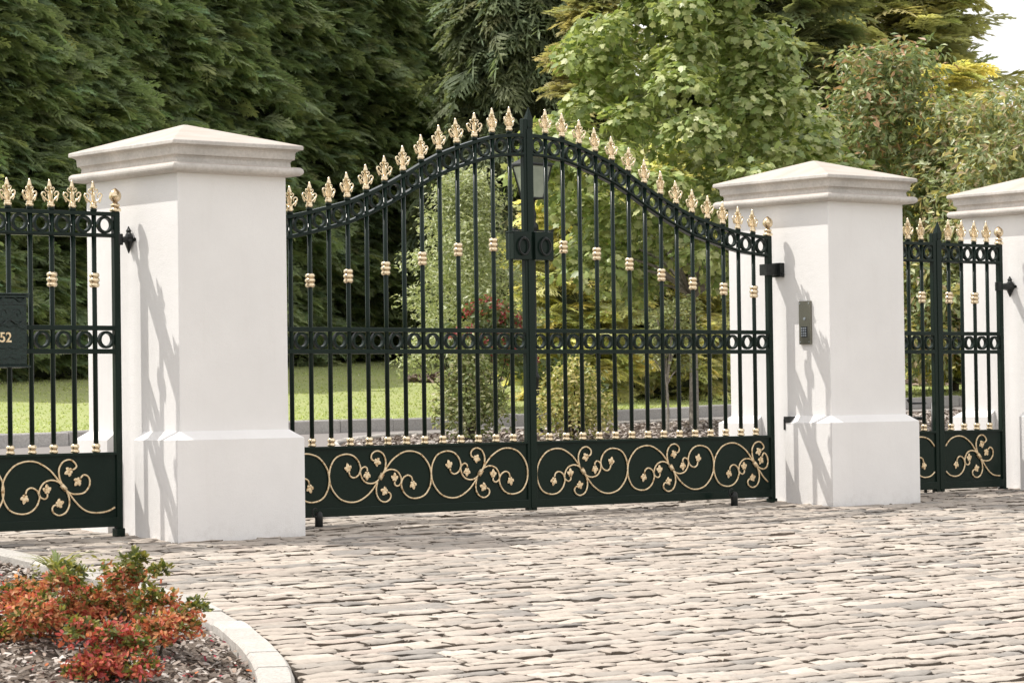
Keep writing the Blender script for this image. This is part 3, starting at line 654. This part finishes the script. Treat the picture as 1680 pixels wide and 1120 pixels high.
def sprays(mb,P,D,S,cdark,clight,protos,roll=.35,cvar=.2,tipgain=1.0):
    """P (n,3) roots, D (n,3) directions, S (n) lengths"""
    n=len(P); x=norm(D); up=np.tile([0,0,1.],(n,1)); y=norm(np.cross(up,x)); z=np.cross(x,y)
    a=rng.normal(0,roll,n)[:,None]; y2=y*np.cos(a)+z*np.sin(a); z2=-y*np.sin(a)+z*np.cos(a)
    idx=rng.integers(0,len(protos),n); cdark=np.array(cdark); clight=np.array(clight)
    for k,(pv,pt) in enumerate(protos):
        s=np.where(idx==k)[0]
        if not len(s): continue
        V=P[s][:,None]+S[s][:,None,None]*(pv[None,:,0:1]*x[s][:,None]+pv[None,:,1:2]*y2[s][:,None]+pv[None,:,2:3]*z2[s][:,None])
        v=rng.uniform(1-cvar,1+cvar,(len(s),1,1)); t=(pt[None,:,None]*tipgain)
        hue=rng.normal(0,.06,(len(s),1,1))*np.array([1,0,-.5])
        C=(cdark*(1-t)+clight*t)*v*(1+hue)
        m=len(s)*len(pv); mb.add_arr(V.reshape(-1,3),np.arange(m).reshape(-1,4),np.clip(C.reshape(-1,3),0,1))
def shelf_clumps(mb,P,Nrm,size,per,cdark,clight,protos,spread=.9,down=-.12,cvar=.22):
    """each P carries a drooping shelf of several sprays fanning about Nrm"""
    n=len(P); k=per
    PP=np.repeat(P,k,0); NN=np.repeat(Nrm,k,0); sz=np.repeat(size,k)
    a=rng.normal(0,spread*.6,n*k); c,s=np.cos(a),np.sin(a)
    D=np.stack([NN[:,0]*c-NN[:,1]*s,NN[:,0]*s+NN[:,1]*c,NN[:,2]+down+rng.normal(0,.16,n*k)],1)
    PP=PP+rng.normal(0,1,(n*k,3))*np.array([.22,.22,.09])*sz[:,None]
    sprays(mb,PP,D,sz*rng.uniform(.65,1.15,n*k),cdark,clight,protos,cvar=cvar)
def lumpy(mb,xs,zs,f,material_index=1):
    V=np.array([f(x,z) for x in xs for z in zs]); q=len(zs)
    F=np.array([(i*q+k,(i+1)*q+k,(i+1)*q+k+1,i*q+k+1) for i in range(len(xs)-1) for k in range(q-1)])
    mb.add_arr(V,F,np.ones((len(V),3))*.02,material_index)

# tall dark hedge on the left, running back along the lawn
def hedge(label,p0,p1,h0,h1,n,size,cd,cl,protos,per=7,lowz=.25):
    p0,p1=np.array(p0),np.array(p1); L=np.linalg.norm(p1-p0); d=(p1-p0)/L; nr=np.array([d[1],-d[0],0])
    mb=MB()
    bul=lambda s,z: .10*math.sin(s*1.1+z*.5)+.09*math.sin(s*2.7+1.3+z*1.7)+.17*math.sin(z*4.1+s*.9)
    def f(s,z):
        x,y=p0+d*s; o=-.25+bul(s,z*h1)*.8-(.5 if z<.07 else 0); return (x+nr[0]*o,y+nr[1]*o,gz(x,y)+z*(h0+(h1-h0)*s/L))
    lumpy(mb,np.linspace(-.5,L+.5,60),np.linspace(0,1,40),f)
    s=rng.uniform(0,L,n); z=lowz+(h0+(h1-h0)*s/L-lowz)*rng.uniform(0,1,n)
    o=np.array([bul(a,b) for a,b in zip(s,z)])+rng.uniform(-.25,.15,n)-np.where(z<.7,.25,0)
    P=np.stack([p0[0]+d[0]*s+nr[0]*o,p0[1]+d[1]*s+nr[1]*o,0*s],1); P[:,2]=gz(P[:,0],P[:,1])+z
    Nn=np.tile(nr,(n,1))+rng.normal(0,.25,(n,3))*np.array([1,1,0]); Nn[:,2]=.10
    shelf_clumps(mb,P,norm(Nn),size*rng.uniform(.7,1.3,n),per,cd,cl,protos)
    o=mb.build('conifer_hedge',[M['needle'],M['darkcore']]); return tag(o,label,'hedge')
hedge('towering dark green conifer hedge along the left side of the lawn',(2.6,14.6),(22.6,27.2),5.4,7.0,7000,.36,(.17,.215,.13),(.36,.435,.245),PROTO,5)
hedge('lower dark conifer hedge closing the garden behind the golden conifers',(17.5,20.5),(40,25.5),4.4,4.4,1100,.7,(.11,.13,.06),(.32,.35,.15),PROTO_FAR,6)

def conifer(name,label,x,y,h,r,n,size,cd,cl,protos,power=1.0,per=6,base=.3,trunkr=.12,down=-.15,group=None,core=.72,outline=.12):
    g=float(gz(x,y)); t=thing(name,label,'tree',(x,y,g),group)
    mb=MB(); mb.tube([(0,0,-.1),(0.02,0,h*.5),(0,0,h*.96)],[trunkr,trunkr*.6,.015],8); mb.build('trunk',M['darkbark'],t,smooth=True)
    mb=MB()
    zf=rng.uniform(0,1,n)**1.15; a=rng.uniform(0,2*PI,n)
    wob=1+.22*np.sin(3*a+zf*9)+.14*np.sin(7*a+zf*23)+rng.normal(0,outline,n)
    prof=np.minimum(1,(1-zf)**power*1.15)*np.minimum(1,.55+zf*3)
    R=r*prof*wob; R=np.maximum(R,.05)
    P=np.stack([np.cos(a)*R*.72,np.sin(a)*R*.72,base+(h-base)*zf],1)
    Nn=np.stack([np.cos(a),np.sin(a),.15+zf*.25],1)
    shelf_clumps(mb,P,norm(Nn),size*rng.uniform(.7,1.25,n),per,cd,cl,protos,down=down)
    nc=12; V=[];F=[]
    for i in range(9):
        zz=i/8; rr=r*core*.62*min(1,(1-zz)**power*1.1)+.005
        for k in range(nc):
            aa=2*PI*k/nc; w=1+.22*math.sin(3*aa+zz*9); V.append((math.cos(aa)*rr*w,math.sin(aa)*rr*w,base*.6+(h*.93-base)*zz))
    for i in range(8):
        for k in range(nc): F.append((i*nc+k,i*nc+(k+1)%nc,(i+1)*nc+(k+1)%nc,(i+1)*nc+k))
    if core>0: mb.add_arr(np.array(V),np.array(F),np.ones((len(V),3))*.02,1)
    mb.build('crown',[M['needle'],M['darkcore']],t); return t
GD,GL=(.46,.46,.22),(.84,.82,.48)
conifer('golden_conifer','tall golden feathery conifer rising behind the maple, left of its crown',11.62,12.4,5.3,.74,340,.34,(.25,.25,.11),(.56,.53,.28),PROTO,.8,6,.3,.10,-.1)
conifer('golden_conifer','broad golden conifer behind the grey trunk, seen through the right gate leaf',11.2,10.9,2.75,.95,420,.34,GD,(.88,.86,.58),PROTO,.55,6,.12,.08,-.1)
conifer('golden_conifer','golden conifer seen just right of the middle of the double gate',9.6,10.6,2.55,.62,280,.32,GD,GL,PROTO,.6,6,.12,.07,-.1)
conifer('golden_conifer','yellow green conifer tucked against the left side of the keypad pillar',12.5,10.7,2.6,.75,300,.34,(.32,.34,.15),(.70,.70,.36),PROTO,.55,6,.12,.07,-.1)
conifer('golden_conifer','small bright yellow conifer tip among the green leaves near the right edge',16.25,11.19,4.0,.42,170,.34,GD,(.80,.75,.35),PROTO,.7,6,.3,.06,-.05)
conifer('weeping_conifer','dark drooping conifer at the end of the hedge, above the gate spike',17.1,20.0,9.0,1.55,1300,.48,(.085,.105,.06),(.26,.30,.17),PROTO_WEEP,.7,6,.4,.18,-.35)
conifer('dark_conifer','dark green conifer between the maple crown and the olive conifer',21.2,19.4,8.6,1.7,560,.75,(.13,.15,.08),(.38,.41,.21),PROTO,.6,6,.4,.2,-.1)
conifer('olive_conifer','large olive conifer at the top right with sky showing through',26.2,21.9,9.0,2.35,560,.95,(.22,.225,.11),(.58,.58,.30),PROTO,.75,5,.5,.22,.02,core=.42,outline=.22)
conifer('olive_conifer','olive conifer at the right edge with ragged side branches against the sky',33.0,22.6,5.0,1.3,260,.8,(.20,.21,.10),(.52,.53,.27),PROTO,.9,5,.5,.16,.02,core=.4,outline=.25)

# broadleaf crowns
def leaf_proto(kind):
    if kind=='maple':
        o=[(0,0),(.30,-.05),(.52,.20),(.40,.42),(.50,.62),(.22,.66),(0,1.0),(-.22,.66),(-.50,.62),(-.40,.42),(-.52,.20),(-.30,-.05)]
        V=np.array([(y,x,-.10*abs(x)-.12*y*y) for x,y in o]); F=np.array([(0,1,2,3),(0,3,4,5),(0,5,6,6),(0,6,7,8),(0,8,9,10),(0,10,11,11)]); 
        V=np.vstack([V]); return V,[(0,1,2,3),(0,3,4,5),(0,5,6,7),(0,7,8,9),(0,9,10,11)]
    if kind=='oval':
        V=np.array([(0,0,0),(.35,.26,.03),(.75,.22,0),(1,0,-.10),(.75,-.22,0),(.35,-.26,.03),(.5,0,-.05)]); return V,[(0,6,2,1),(6,3,2,2),(0,5,4,6),(6,4,3,3)]
    if kind=='narrow':
        V=np.array([(0,0,0),(.4,.13,.02),(1,0,-.16),(.4,-.13,.02)]); return V,[(0,3,2,1)]
LP={'maple':(leaf_proto('maple')[0],np.array([(0,1,2,3),(0,3,4,5),(0,5,6,7),(0,7,8,9),(0,9,10,11)])),
    'oval':(np.array([(0,0,0),(.35,.26,.04),(.75,.21,.02),(1,0,-.08),(.5,0,-.04),(.75,-.21,.02),(.35,-.26,.04)]),np.array([(0,4,2,1),(4,3,2,2),(0,6,5,4),(4,5,3,3)])),
    'narrow':(np.array([(0,0,0),(.42,.19,.04),(1,0,-.12),(.42,-.19,.04)]),np.array([(0,3,2,1)]))}
LP['oval']=(np.array([(0,0,0),(.40,.27,.05),(1,0,-.08),(.40,-.27,.05)]) ,np.array([(0,3,2,1)]))
LP['oval6']=(np.array([(0,0,0),(.3,.22,.05),(.7,.2,.03),(1,0,-.06),(.7,-.2,.03),(.3,-.22,.05)]),np.array([(0,3,2,1),(0,5,4,3)]))
def leaves(mb,P,Nr,size,kind,cols,cvar=.2,droop=.5,flat=.6,mi=0,outw=None):
    n=len(P); pv,pf=LP[kind]
    nrm=norm(Nr*flat+rng.normal(0,.42,(n,3))); 
    d=rng.normal(0,1,(n,3)); d[:,2]=d[:,2]*.4-droop
    if outw is not None: d=d*.7+outw
    x=norm(d-nrm*np.sum(d*nrm,1,keepdims=True)); y=np.cross(nrm,x)
    s=(size*rng.uniform(.65,1.2,n))[:,None,None]
    V=P[:,None]+s*(pv[None,:,0:1]*x[:,None]+pv[None,:,1:2]*y[:,None]+pv[None,:,2:3]*nrm[:,None])
    cols=np.array(cols); C=cols[rng.integers(0,len(cols),n)]*rng.uniform(1-cvar,1+cvar,(n,1))
    k=len(pv); F=(np.arange(n)[:,None,None]*k+pf[None]).reshape(-1,4)
    mb.add_arr(V.reshape(-1,3),F,np.clip(np.repeat(C,k,0),0,1),mi)
def lobes_crown(mb,lobes,nper,size,kind,cols,droop=.5,shell=(.55,1.05),updark=True,cvar=.2,inner=.35,flat=.6):
    """lobes: (x,y,z,rx,ry,rz); leaves on the shell of each lobe, thinner below"""
    for (x,y,z,rx,ry,rz) in lobes:
        n=int(nper*(rx*ry*rz)**(2/3)*rng.uniform(.85,1.15)); u=norm(rng.normal(0,1,(n,3))); u[:,2]=np.where((u[:,2]<-.25)&(rng.uniform(0,1,n)<.65),-u[:,2],u[:,2])
        f=rng.uniform(shell[0],shell[1],n)[:,None]
        f*= 1+.16*np.sin(u[:,0:1]*7+x*5)*np.sin(u[:,1:2]*6+z*7)
        P=np.array([x,y,z])+u*f*np.array([rx,ry,rz])
        Nr=u*.7+np.array([0,0,.75])
        leaves(mb,P,Nr,size,kind,cols,cvar,droop,flat,outw=u*.5)
def limbs(mb,base,tips,r0,r1=.006,bend=.25,n=6):
    for tp in tips:
        b=np.array(base,float); e=np.array(tp,float); m=b+(e-b)*.5+np.array([0,0,bend*np.linalg.norm(e-b)*.3])-(e-b)*np.array([.12,.12,0])
        mb.tube(cr([b,m,e],4),np.linspace(r0,r1,9),n)
def tree(name,label,x,y,trunk_h,trunk_r,lobes,nper,size,kind,cols,cat='tree',bark='bark',droop=.5,lean=(0,0),group=None,nlimb=10,cvar=.22,base=None,flat=.6,shell=(.55,1.05)):
    g=float(gz(x,y)); t=thing(name,label,cat,(x,y,g),group)
    mb=MB(); top=(lean[0],lean[1],trunk_h)
    if base is None:
        mb.tube(cr([(0,0,-.08),(lean[0]*.4+.01,lean[1]*.4,trunk_h*.5),top,(lean[0]*1.2,lean[1]*1.2,trunk_h*1.7)],4),np.linspace(trunk_r*1.15,trunk_r*.45,13),10)
        limbs(mb,(lean[0]*.9,lean[1]*.9,trunk_h*.95),[(l[0]*.9,l[1]*.9,l[2]+l[5]*.2) for l in lobes[:nlimb]],trunk_r*.5)
    else:
        for l in lobes[:nlimb]:
            a=random.uniform(0,2*PI); mb.tube(cr([(math.cos(a)*base,math.sin(a)*base,-.03),(l[0]*.5,l[1]*.5,l[2]*.55),(l[0],l[1],l[2]+l[5]*.3)],4),np.linspace(trunk_r,trunk_r*.3,9),6)
    mb.build('trunk' if cat=='tree' else 'stems',M[bark],t,smooth=True)
    mb=MB(); lobes_crown(mb,lobes,nper,size,kind,cols,droop,shell,cvar=cvar,flat=flat); mb.build('crown' if cat=='tree' else 'foliage',M['leaf'],t); return t
def rand_lobes(n,cx,cy,z0,z1,rx,ry,lr,shape=lambda t:1,seed=1):
    r=np.random.default_rng(seed); out=[]
    for i in range(n):
        t=(i+.5)/n; z=z0+(z1-z0)*t; a=i*2.39996+r.uniform(-.4,.4); q=math.sqrt(r.uniform(.15,1))*shape(t); s=lr*r.uniform(.75,1.25)
        out.append((cx+math.cos(a)*rx*q,cy+math.sin(a)*ry*q,z,s*1.15,s*1.15,s*.72))
    return out
MC=[(.29,.36,.13),(.36,.43,.16),(.43,.48,.20),(.20,.27,.09),(.50,.53,.26)]
ml=rand_lobes(104,-.04,.0,1.25,4.6,1.62,1.55,.25,lambda t:(.75+.7*t if t<.35 else 1.0*max(.12,(1-(t-.35)/.70))**.62),5)
tree('maple_tree','young maple with a full bright green crown and grey trunk behind the double gate',7.94,7.05,1.25,.042,ml,4300,.078,'maple',MC,droop=.75,nlimb=22,flat=.9,shell=(.6,1.12))
RC=[(.22,.28,.12),(.30,.36,.17),(.38,.42,.23),(.44,.38,.20),(.50,.31,.18),(.15,.21,.09),(.33,.38,.19),(.25,.32,.14)]
rl=rand_lobes(46,0,0,.5,4.1,.92,.92,.30,lambda t:1.0*min(1,(1.12-t)**.6+.05),8)
tree('photinia_tree','tree with russet tipped narrow leaves between the keypad pillar and the maple',14.93,10.99,.8,.035,rl,3000,.125,'narrow',RC,shell=(.4,1.35),droop=.7,nlimb=12,bark='darkbark')
VC=[(.32,.38,.19),(.42,.46,.27),(.52,.54,.35),(.22,.28,.13),(.64,.58,.24),(.36,.42,.23),(.50,.40,.25)]
vl=rand_lobes(50,0.05,-.05,.4,3.45,1.2,1.2,.33,lambda t:1.0*min(1,(1.15-t)**.6+.1),9)
tree('variegated_tree','pale variegated tree above the pillar at the right edge',15.3,9.75,.8,.035,vl,3000,.125,'narrow',VC,shell=(.4,1.35),droop=.8,nlimb=12,bark='darkbark')
sl=rand_lobes(9,0,0,.55,1.15,.2,.2,.13,lambda t:1,12)
tree('sapling','slender sapling with thin pale stems in the bed left of the grey trunk',6.73,6.11,.45,.013,sl,8000,.045,'oval6',[(.28,.31,.14),(.36,.38,.19),(.22,.26,.10)],droop=.2,nlimb=9)
def shrub(label,name,x,y,lobes,nper,size,kind,cols,stem='darkbark',droop=.1,flat=.6,cvar=.22,shell=(.5,1.15)):
    return tree(name,label,x,y,0,.012,lobes,nper,size,kind,cols,'shrub',stem,droop,base=.08,nlimb=8,flat=flat,cvar=cvar,shell=shell)
wl=rand_lobes(40,0,0,.45,2.3,.62,.55,.17,lambda t:min(1,(1.12-t)**.8+.12),14)
shrub('loose pale green fine leaved shrub behind the left gate leaf, near the lamp','fine_leaved_shrub',7.28,9.57,wl,12000,.06,'narrow',shell=(.4,1.4),cols=[(.42,.47,.27),(.52,.56,.36),(.33,.38,.20),(.60,.62,.44)])
hl=[(0,0,.62,.33,.30,.30),(-.25,.1,.72,.2,.2,.2),(.22,0,.8,.24,.24,.22),(-.05,0,1.0,.22,.2,.18),(.35,.1,.55,.2,.2,.2)]
g=shrub('rhododendron with pink red flowers behind the pale shrub','rhododendron',6.95,8.75,hl,6000,.075,'oval6',[(.11,.15,.06),(.17,.21,.09),(.24,.27,.13)])
mb=MB()
for l in hl:
    for k in range(26):
        u=norm(rng.normal(0,1,3)); u[2]=abs(u[2])*.8
        c=np.array(l[:3])+u*np.array(l[3:])*1.02; m=9; leaves(mb,c+rng.normal(0,.022,(m,3)),np.tile(u,(m,1)),.04,'oval6',[(.50,.10,.12),(.58,.20,.22),(.42,.06,.08)],droop=0)
mb.build('flowers',M['petal'],g)
cl=[(0,0,.16,.30,.30,.19),(-.12,-.05,.27,.23,.22,.17),(.14,.05,.28,.23,.22,.16),(0,0,.42,.23,.22,.16),(.04,0,.55,.17,.16,.15),(-.04,0,.66,.12,.12,.13),(.02,.02,.76,.07,.07,.10),(.26,0,.33,.10,.1,.12),(-.20,.04,.46,.08,.08,.12)]
shrub('small conical green shrub in the bed behind the left gate leaf','conical_shrub',4.34,5.9,cl,17000,.045,'oval6',[(.20,.25,.085),(.28,.32,.13),(.35,.37,.19),(.42,.41,.24),(.15,.19,.06)],droop=-.2)
yl=[(0,0,.15,.30,.28,.18),(-.18,0,.25,.20,.2,.17),(.16,0,.26,.22,.2,.18),(0,.05,.38,.22,.2,.16),(-.1,0,.5,.15,.14,.13),(.12,0,.50,.14,.14,.12),(.3,.05,.2,.15,.15,.15),(.02,0,.6,.08,.08,.09)]
shrub('yellow variegated low shrub just right of the centre of the double gate','yellow_shrub',5.25,5.66,yl,16000,.045,'oval6',[(.50,.48,.18),(.62,.56,.25),(.33,.36,.12),(.26,.31,.10),(.70,.62,.32)],droop=-.2)
dl=[(0,0,.2,.25,.22,.2),(.2,0,.3,.22,.2,.2),(-.15,0,.4,.2,.2,.16),(.05,0,.5,.16,.16,.12)]
shrub('low dark glossy leaved shrub behind the yellow shrub','laurel',8.05,8.95,dl,5000,.075,'oval6',[(.10,.15,.06),(.16,.21,.09),(.22,.27,.13)])
ll=[(0,0,.35,.32,.3,.3),(.2,0,.6,.3,.3,.25),(-.22,0,.65,.28,.26,.25),(0,0,.9,.28,.26,.22)]
shrub('green laurel seen through the narrow side gate','laurel',13.3,10.2,ll,4000,.085,'oval6',[(.18,.24,.08),(.27,.32,.12),(.34,.37,.15),(.13,.18,.06)])
shrub('dark purple leaved shrub seen through the narrow side gate','purple_shrub',14.5,10.9,[(0,0,1.1,.35,.35,.3),(-.1,0,1.5,.3,.3,.28),(.1,0,.8,.3,.3,.3)],4000,.075,'oval6',[(.075,.03,.035),(.12,.045,.05),(.05,.025,.025)])
shrub('leafy pale climber tip showing above the left side gate at the picture edge','climbing_shrub',-.32,5.5,[(0,0,1.75,.10,.10,.13),(.05,0,1.95,.09,.09,.10),(.0,0,1.5,.09,.09,.12),(-.1,0,1.2,.12,.12,.25),(-.08,0,.6,.14,.14,.4)],9000,.06,'oval6',[(.24,.30,.09),(.32,.36,.13),(.17,.23,.06)],droop=.2)
shrub('low young twiggy shrub beside the drop bolts of the narrow side gate','twiggy_shrub',7.7,4.9,[(0,0,.26,.10,.1,.08),(.08,0,.36,.06,.06,.06),(-.1,0,.38,.07,.07,.06)],260,.05,'oval6',[(.10,.12,.04),(.16,.16,.07)])

# ------------------------------------------------------------------ azaleas in the corner bed
def azalea(label,x,y,lobes,fl,gt):
    g=float(bed_z(np.array(x),np.array(y))); t=thing('azalea',label,'shrub',(x,y,g),'flowering azaleas in the corner bed')
    mb=MB()
    for l in lobes:
        for k in range(2):
            tip=np.array(l[:3])*np.array([.8,.8,.5])+rng.normal(0,.3,3)*np.array(l[3:6]); b=np.array([rng.normal(0,.05),rng.normal(0,.05),-.03])+np.array([l[0]*.45,l[1]*.45,0])
            mb.tube(cr([b,(b+tip)/2+np.array([0,0,.02]),tip],3),np.linspace(.006,.0025,7),5)
    mb.build('stems',M['darkbark'],t,smooth=True)
    ml_=MB(); mf=MB()
    for l in lobes:
        c=np.array(l[:3]); r=np.array(l[3:6]); green=l[6]
        n=int(5200*(r.prod())**(2/3)*3.3)
        u=norm(rng.normal(0,1,(n,3))); u[:,2]=np.where(u[:,2]<-.3,-u[:,2],u[:,2]); f=rng.uniform(.45,1.06,n)
        f*=1+.22*np.sin(u[:,0]*9+l[0]*40)*np.sin(u[:,1]*8+u[:,2]*7)
        P=c+u*f[:,None]*r
        isg=rng.uniform(0,1,n)<np.clip(green+.28*(u[:,2]-.35),.08,1)
        # whorls of small leaves
        k=6; Pg=np.repeat(P[isg],k,0)+rng.normal(0,.004,(isg.sum()*k,3)); ug=np.repeat(u[isg],k,0)
        leaves(ml_,Pg,ug*.4+np.array([0,0,.5]),.026,'oval6',[(.10,.13,.03),(.16,.18,.045),(.25,.25,.06),(.065,.09,.022),(.33,.30,.09)] if green>.55 else [(.10,.13,.035),(.17,.19,.05),(.30,.29,.08)],droop=-.2,flat=.5,outw=ug*.9)
        k=7; s=~isg; Pf=np.repeat(P[s],k,0)+rng.normal(0,.009,(s.sum()*k,3)); uf=np.repeat(u[s],k,0)
        tt=np.array([fl[int(i)] for i in rng.integers(0,len(fl),int(s.sum()))]); 
        pv,pf=LP['oval6']
        for q in range(len(fl)):
            pass
        leaves(mf,Pf,uf*.8+np.array([0,0,.3]),.0225,'oval6',fl,droop=-.1,flat=.5,outw=uf*.6,cvar=.25)
    ml_.build('foliage',M['leaf'],t); mf.build('flowers',M['petal'],t)
    return t
AZ_OR=[(0.590,0.260,0.118),(0.661,0.342,0.153),(0.555,0.189,0.094),(0.614,0.283,0.142),(0.448,0.130,0.071),(0.684,0.448,0.236),(0.354,0.177,0.071)]
AZ_RD=[(0.507,0.106,0.077),(0.578,0.177,0.106),(0.413,0.071,0.059),(0.590,0.248,0.118),(0.519,0.118,0.118),(0.330,0.106,0.059)]
azalea('orange flowered azalea with green shoots in the corner bed, the larger one',-5.313,-4.002,[(0.169,-0.019,0.274,0.041,0.041,0.035,0.95),(0.145,-0.194,0.251,0.036,0.036,0.031,0.9),(0.165,0.052,0.196,0.086,0.086,0.073,0.5),(0.050,0.213,0.230,0.045,0.045,0.039,0.95),(-0.078,0.060,0.196,0.073,0.073,0.062,0.35),(-0.127,0.233,0.147,0.092,0.092,0.078,0.35),(-0.191,0.027,0.096,0.110,0.110,0.093,0.25),(0.037,0.096,0.113,0.098,0.098,0.083,0.3),(0.169,0.117,0.090,0.099,0.099,0.084,0.3),(0.182,-0.090,0.124,0.085,0.085,0.072,0.35),(0.260,-0.221,0.121,0.044,0.044,0.038,0.85),(0.169,-0.274,0.069,0.076,0.076,0.065,0.3),(-0.166,0.268,0.025,0.082,0.082,0.069,0.4),(0.127,-0.173,0.041,0.080,0.080,0.068,0.35),(-0.220,0.376,0.104,0.103,0.103,0.087,0.4),(0.011,0.250,0.035,0.082,0.082,0.070,0.4)],AZ_OR+AZ_RD[:2],0)
azalea('smaller red flowered azalea nearest the bottom edge in the corner bed',-5.667,-4.683,[(-0.057,0.044,0.130,0.071,0.071,0.060,0.4),(0.057,0.054,0.096,0.079,0.079,0.067,0.3),(-0.048,-0.026,0.041,0.083,0.083,0.071,0.35),(0.091,-0.013,0.087,0.052,0.052,0.044,0.45),(0.031,-0.158,0.040,0.048,0.048,0.041,0.4),(-0.071,0.059,0.015,0.056,0.056,0.047,0.5),(0.072,0.045,-0.013,0.075,0.075,0.064,0.35)],AZ_RD,0)
# strap-leaved plant
x,y=-3.98,-1.55; g=float(bed_z(np.array(x),np.array(y))); t=thing('strap_leaf_plant','clump of arching strap leaves at the left edge of the corner bed','plant',(x,y,g))
mb=MB()
for k in range(46):
    a=random.uniform(0,2*PI); l=random.uniform(.16,.30); w=random.uniform(.006,.010); n=6; V=[]
    for i in range(n):
        q=i/(n-1); r=l*(.25*q+.65*q*q); z=l*(.95*q-.55*q*q); ww=w*(1-q)**.6
        V+=[(math.cos(a)*r-math.sin(a)*ww,math.sin(a)*r+math.cos(a)*ww,z),(math.cos(a)*r+math.sin(a)*ww,math.sin(a)*r-math.cos(a)*ww,z)]
    mb.add(V,[(2*i,2*i+1,2*i+3,2*i+2) for i in range(n-1)],random.choice([(.22,.25,.07),(.30,.30,.10),(.16,.20,.06),(.34,.31,.13)]))
mb.build('leaves',M['leaf'],t)
mb=MB()
lobes_crown(mb,[(0,0,.06,.10,.10,.07),(.09,.02,.09,.07,.07,.07),(-.08,.06,.07,.09,.09,.07),(.16,-.08,.10,.07,.07,.08),(.2,.0,.07,.07,.07,.06)],5200,.028,'oval6',[(.20,.21,.05),(.28,.27,.08),(.13,.15,.04),(.34,.30,.10)],-.2)
t2=thing('heather','low yellow green heather behind the azaleas by the bed kerb','shrub',(-4.22,-2.1,float(bed_z(np.array(-4.22),np.array(-2.1)))))
mb.build('foliage',M['leaf'],t2)
mb=MB(); mb.tube([(0,0,-.03),(.03,.01,.05),(.08,.02,.10)],[.006,.005,.003],5); mb.build('stems',M['darkbark'],t2)

# ------------------------------------------------------------------ light, sky, camera
SUN=Vector((1,-1.2,-2.4)).normalized()
elev=math.asin(-SUN.z); rot=math.atan2(-SUN.x,-SUN.y)
w=bpy.data.worlds.new('World'); sc.world=w; w.use_nodes=True; nt=w.node_tree; bg=nt.nodes['Background']
sky=N(nt,'ShaderNodeTexSky',sky_type='NISHITA'); sky.sun_disc=False; sky.sun_elevation=elev; sky.sun_rotation=rot; sky.air_density=1.0; sky.dust_density=2.0
tc=N(nt,'ShaderNodeTexCoord')
cn=noise(nt,2.6,6,.6,vec=tc.outputs['Generated'],stretch=(1,1,2.2))
cf=ramp(nt,cn,[(.30,(.45,)*3),(.62,(.95,)*3)])
nt.links.new(mixc(nt,cf,sky.outputs['Color'],(10.3,9.95,9.55)),bg.inputs['Color']); bg.inputs['Strength'].default_value=.15
sl_=bpy.data.lights.new('sun','SUN'); sl_.energy=4.3; sl_.angle=math.radians(.53); sl_.color=(1,.955,.88)
so=bpy.data.objects.new('sun',sl_); col.objects.link(so); so.rotation_euler=SUN.to_track_quat('-Z','Y').to_euler(); so.location=(-6,8,16)
cam=bpy.data.cameras.new('camera'); co=bpy.data.objects.new('camera',cam); col.objects.link(co); sc.camera=co
R=Vector((.76721012,-.64124708,-.01381366)); U=Vector((-.00270199,-.02476794,.99968958)); Fw=Vector((.64139016,.76693463,.02073485))
mtx=Matrix((R,U,-Fw)).transposed().to_4x4(); mtx.translation=Vector((-10.34023,-12.20657,.66426)); co.matrix_world=mtx
cam.sensor_width=36; cam.lens=4706.9748/1680*36; cam.clip_start=.1; cam.clip_end=3000
cam.dof.use_dof=True; cam.dof.focus_distance=15.8; cam.dof.aperture_fstop=20
sc.view_settings.view_transform='Standard'; sc.view_settings.look='None'; sc.view_settings.exposure=0; sc.view_settings.gamma=1
sc.cycles.max_bounces=8; sc.cycles.transparent_max_bounces=8
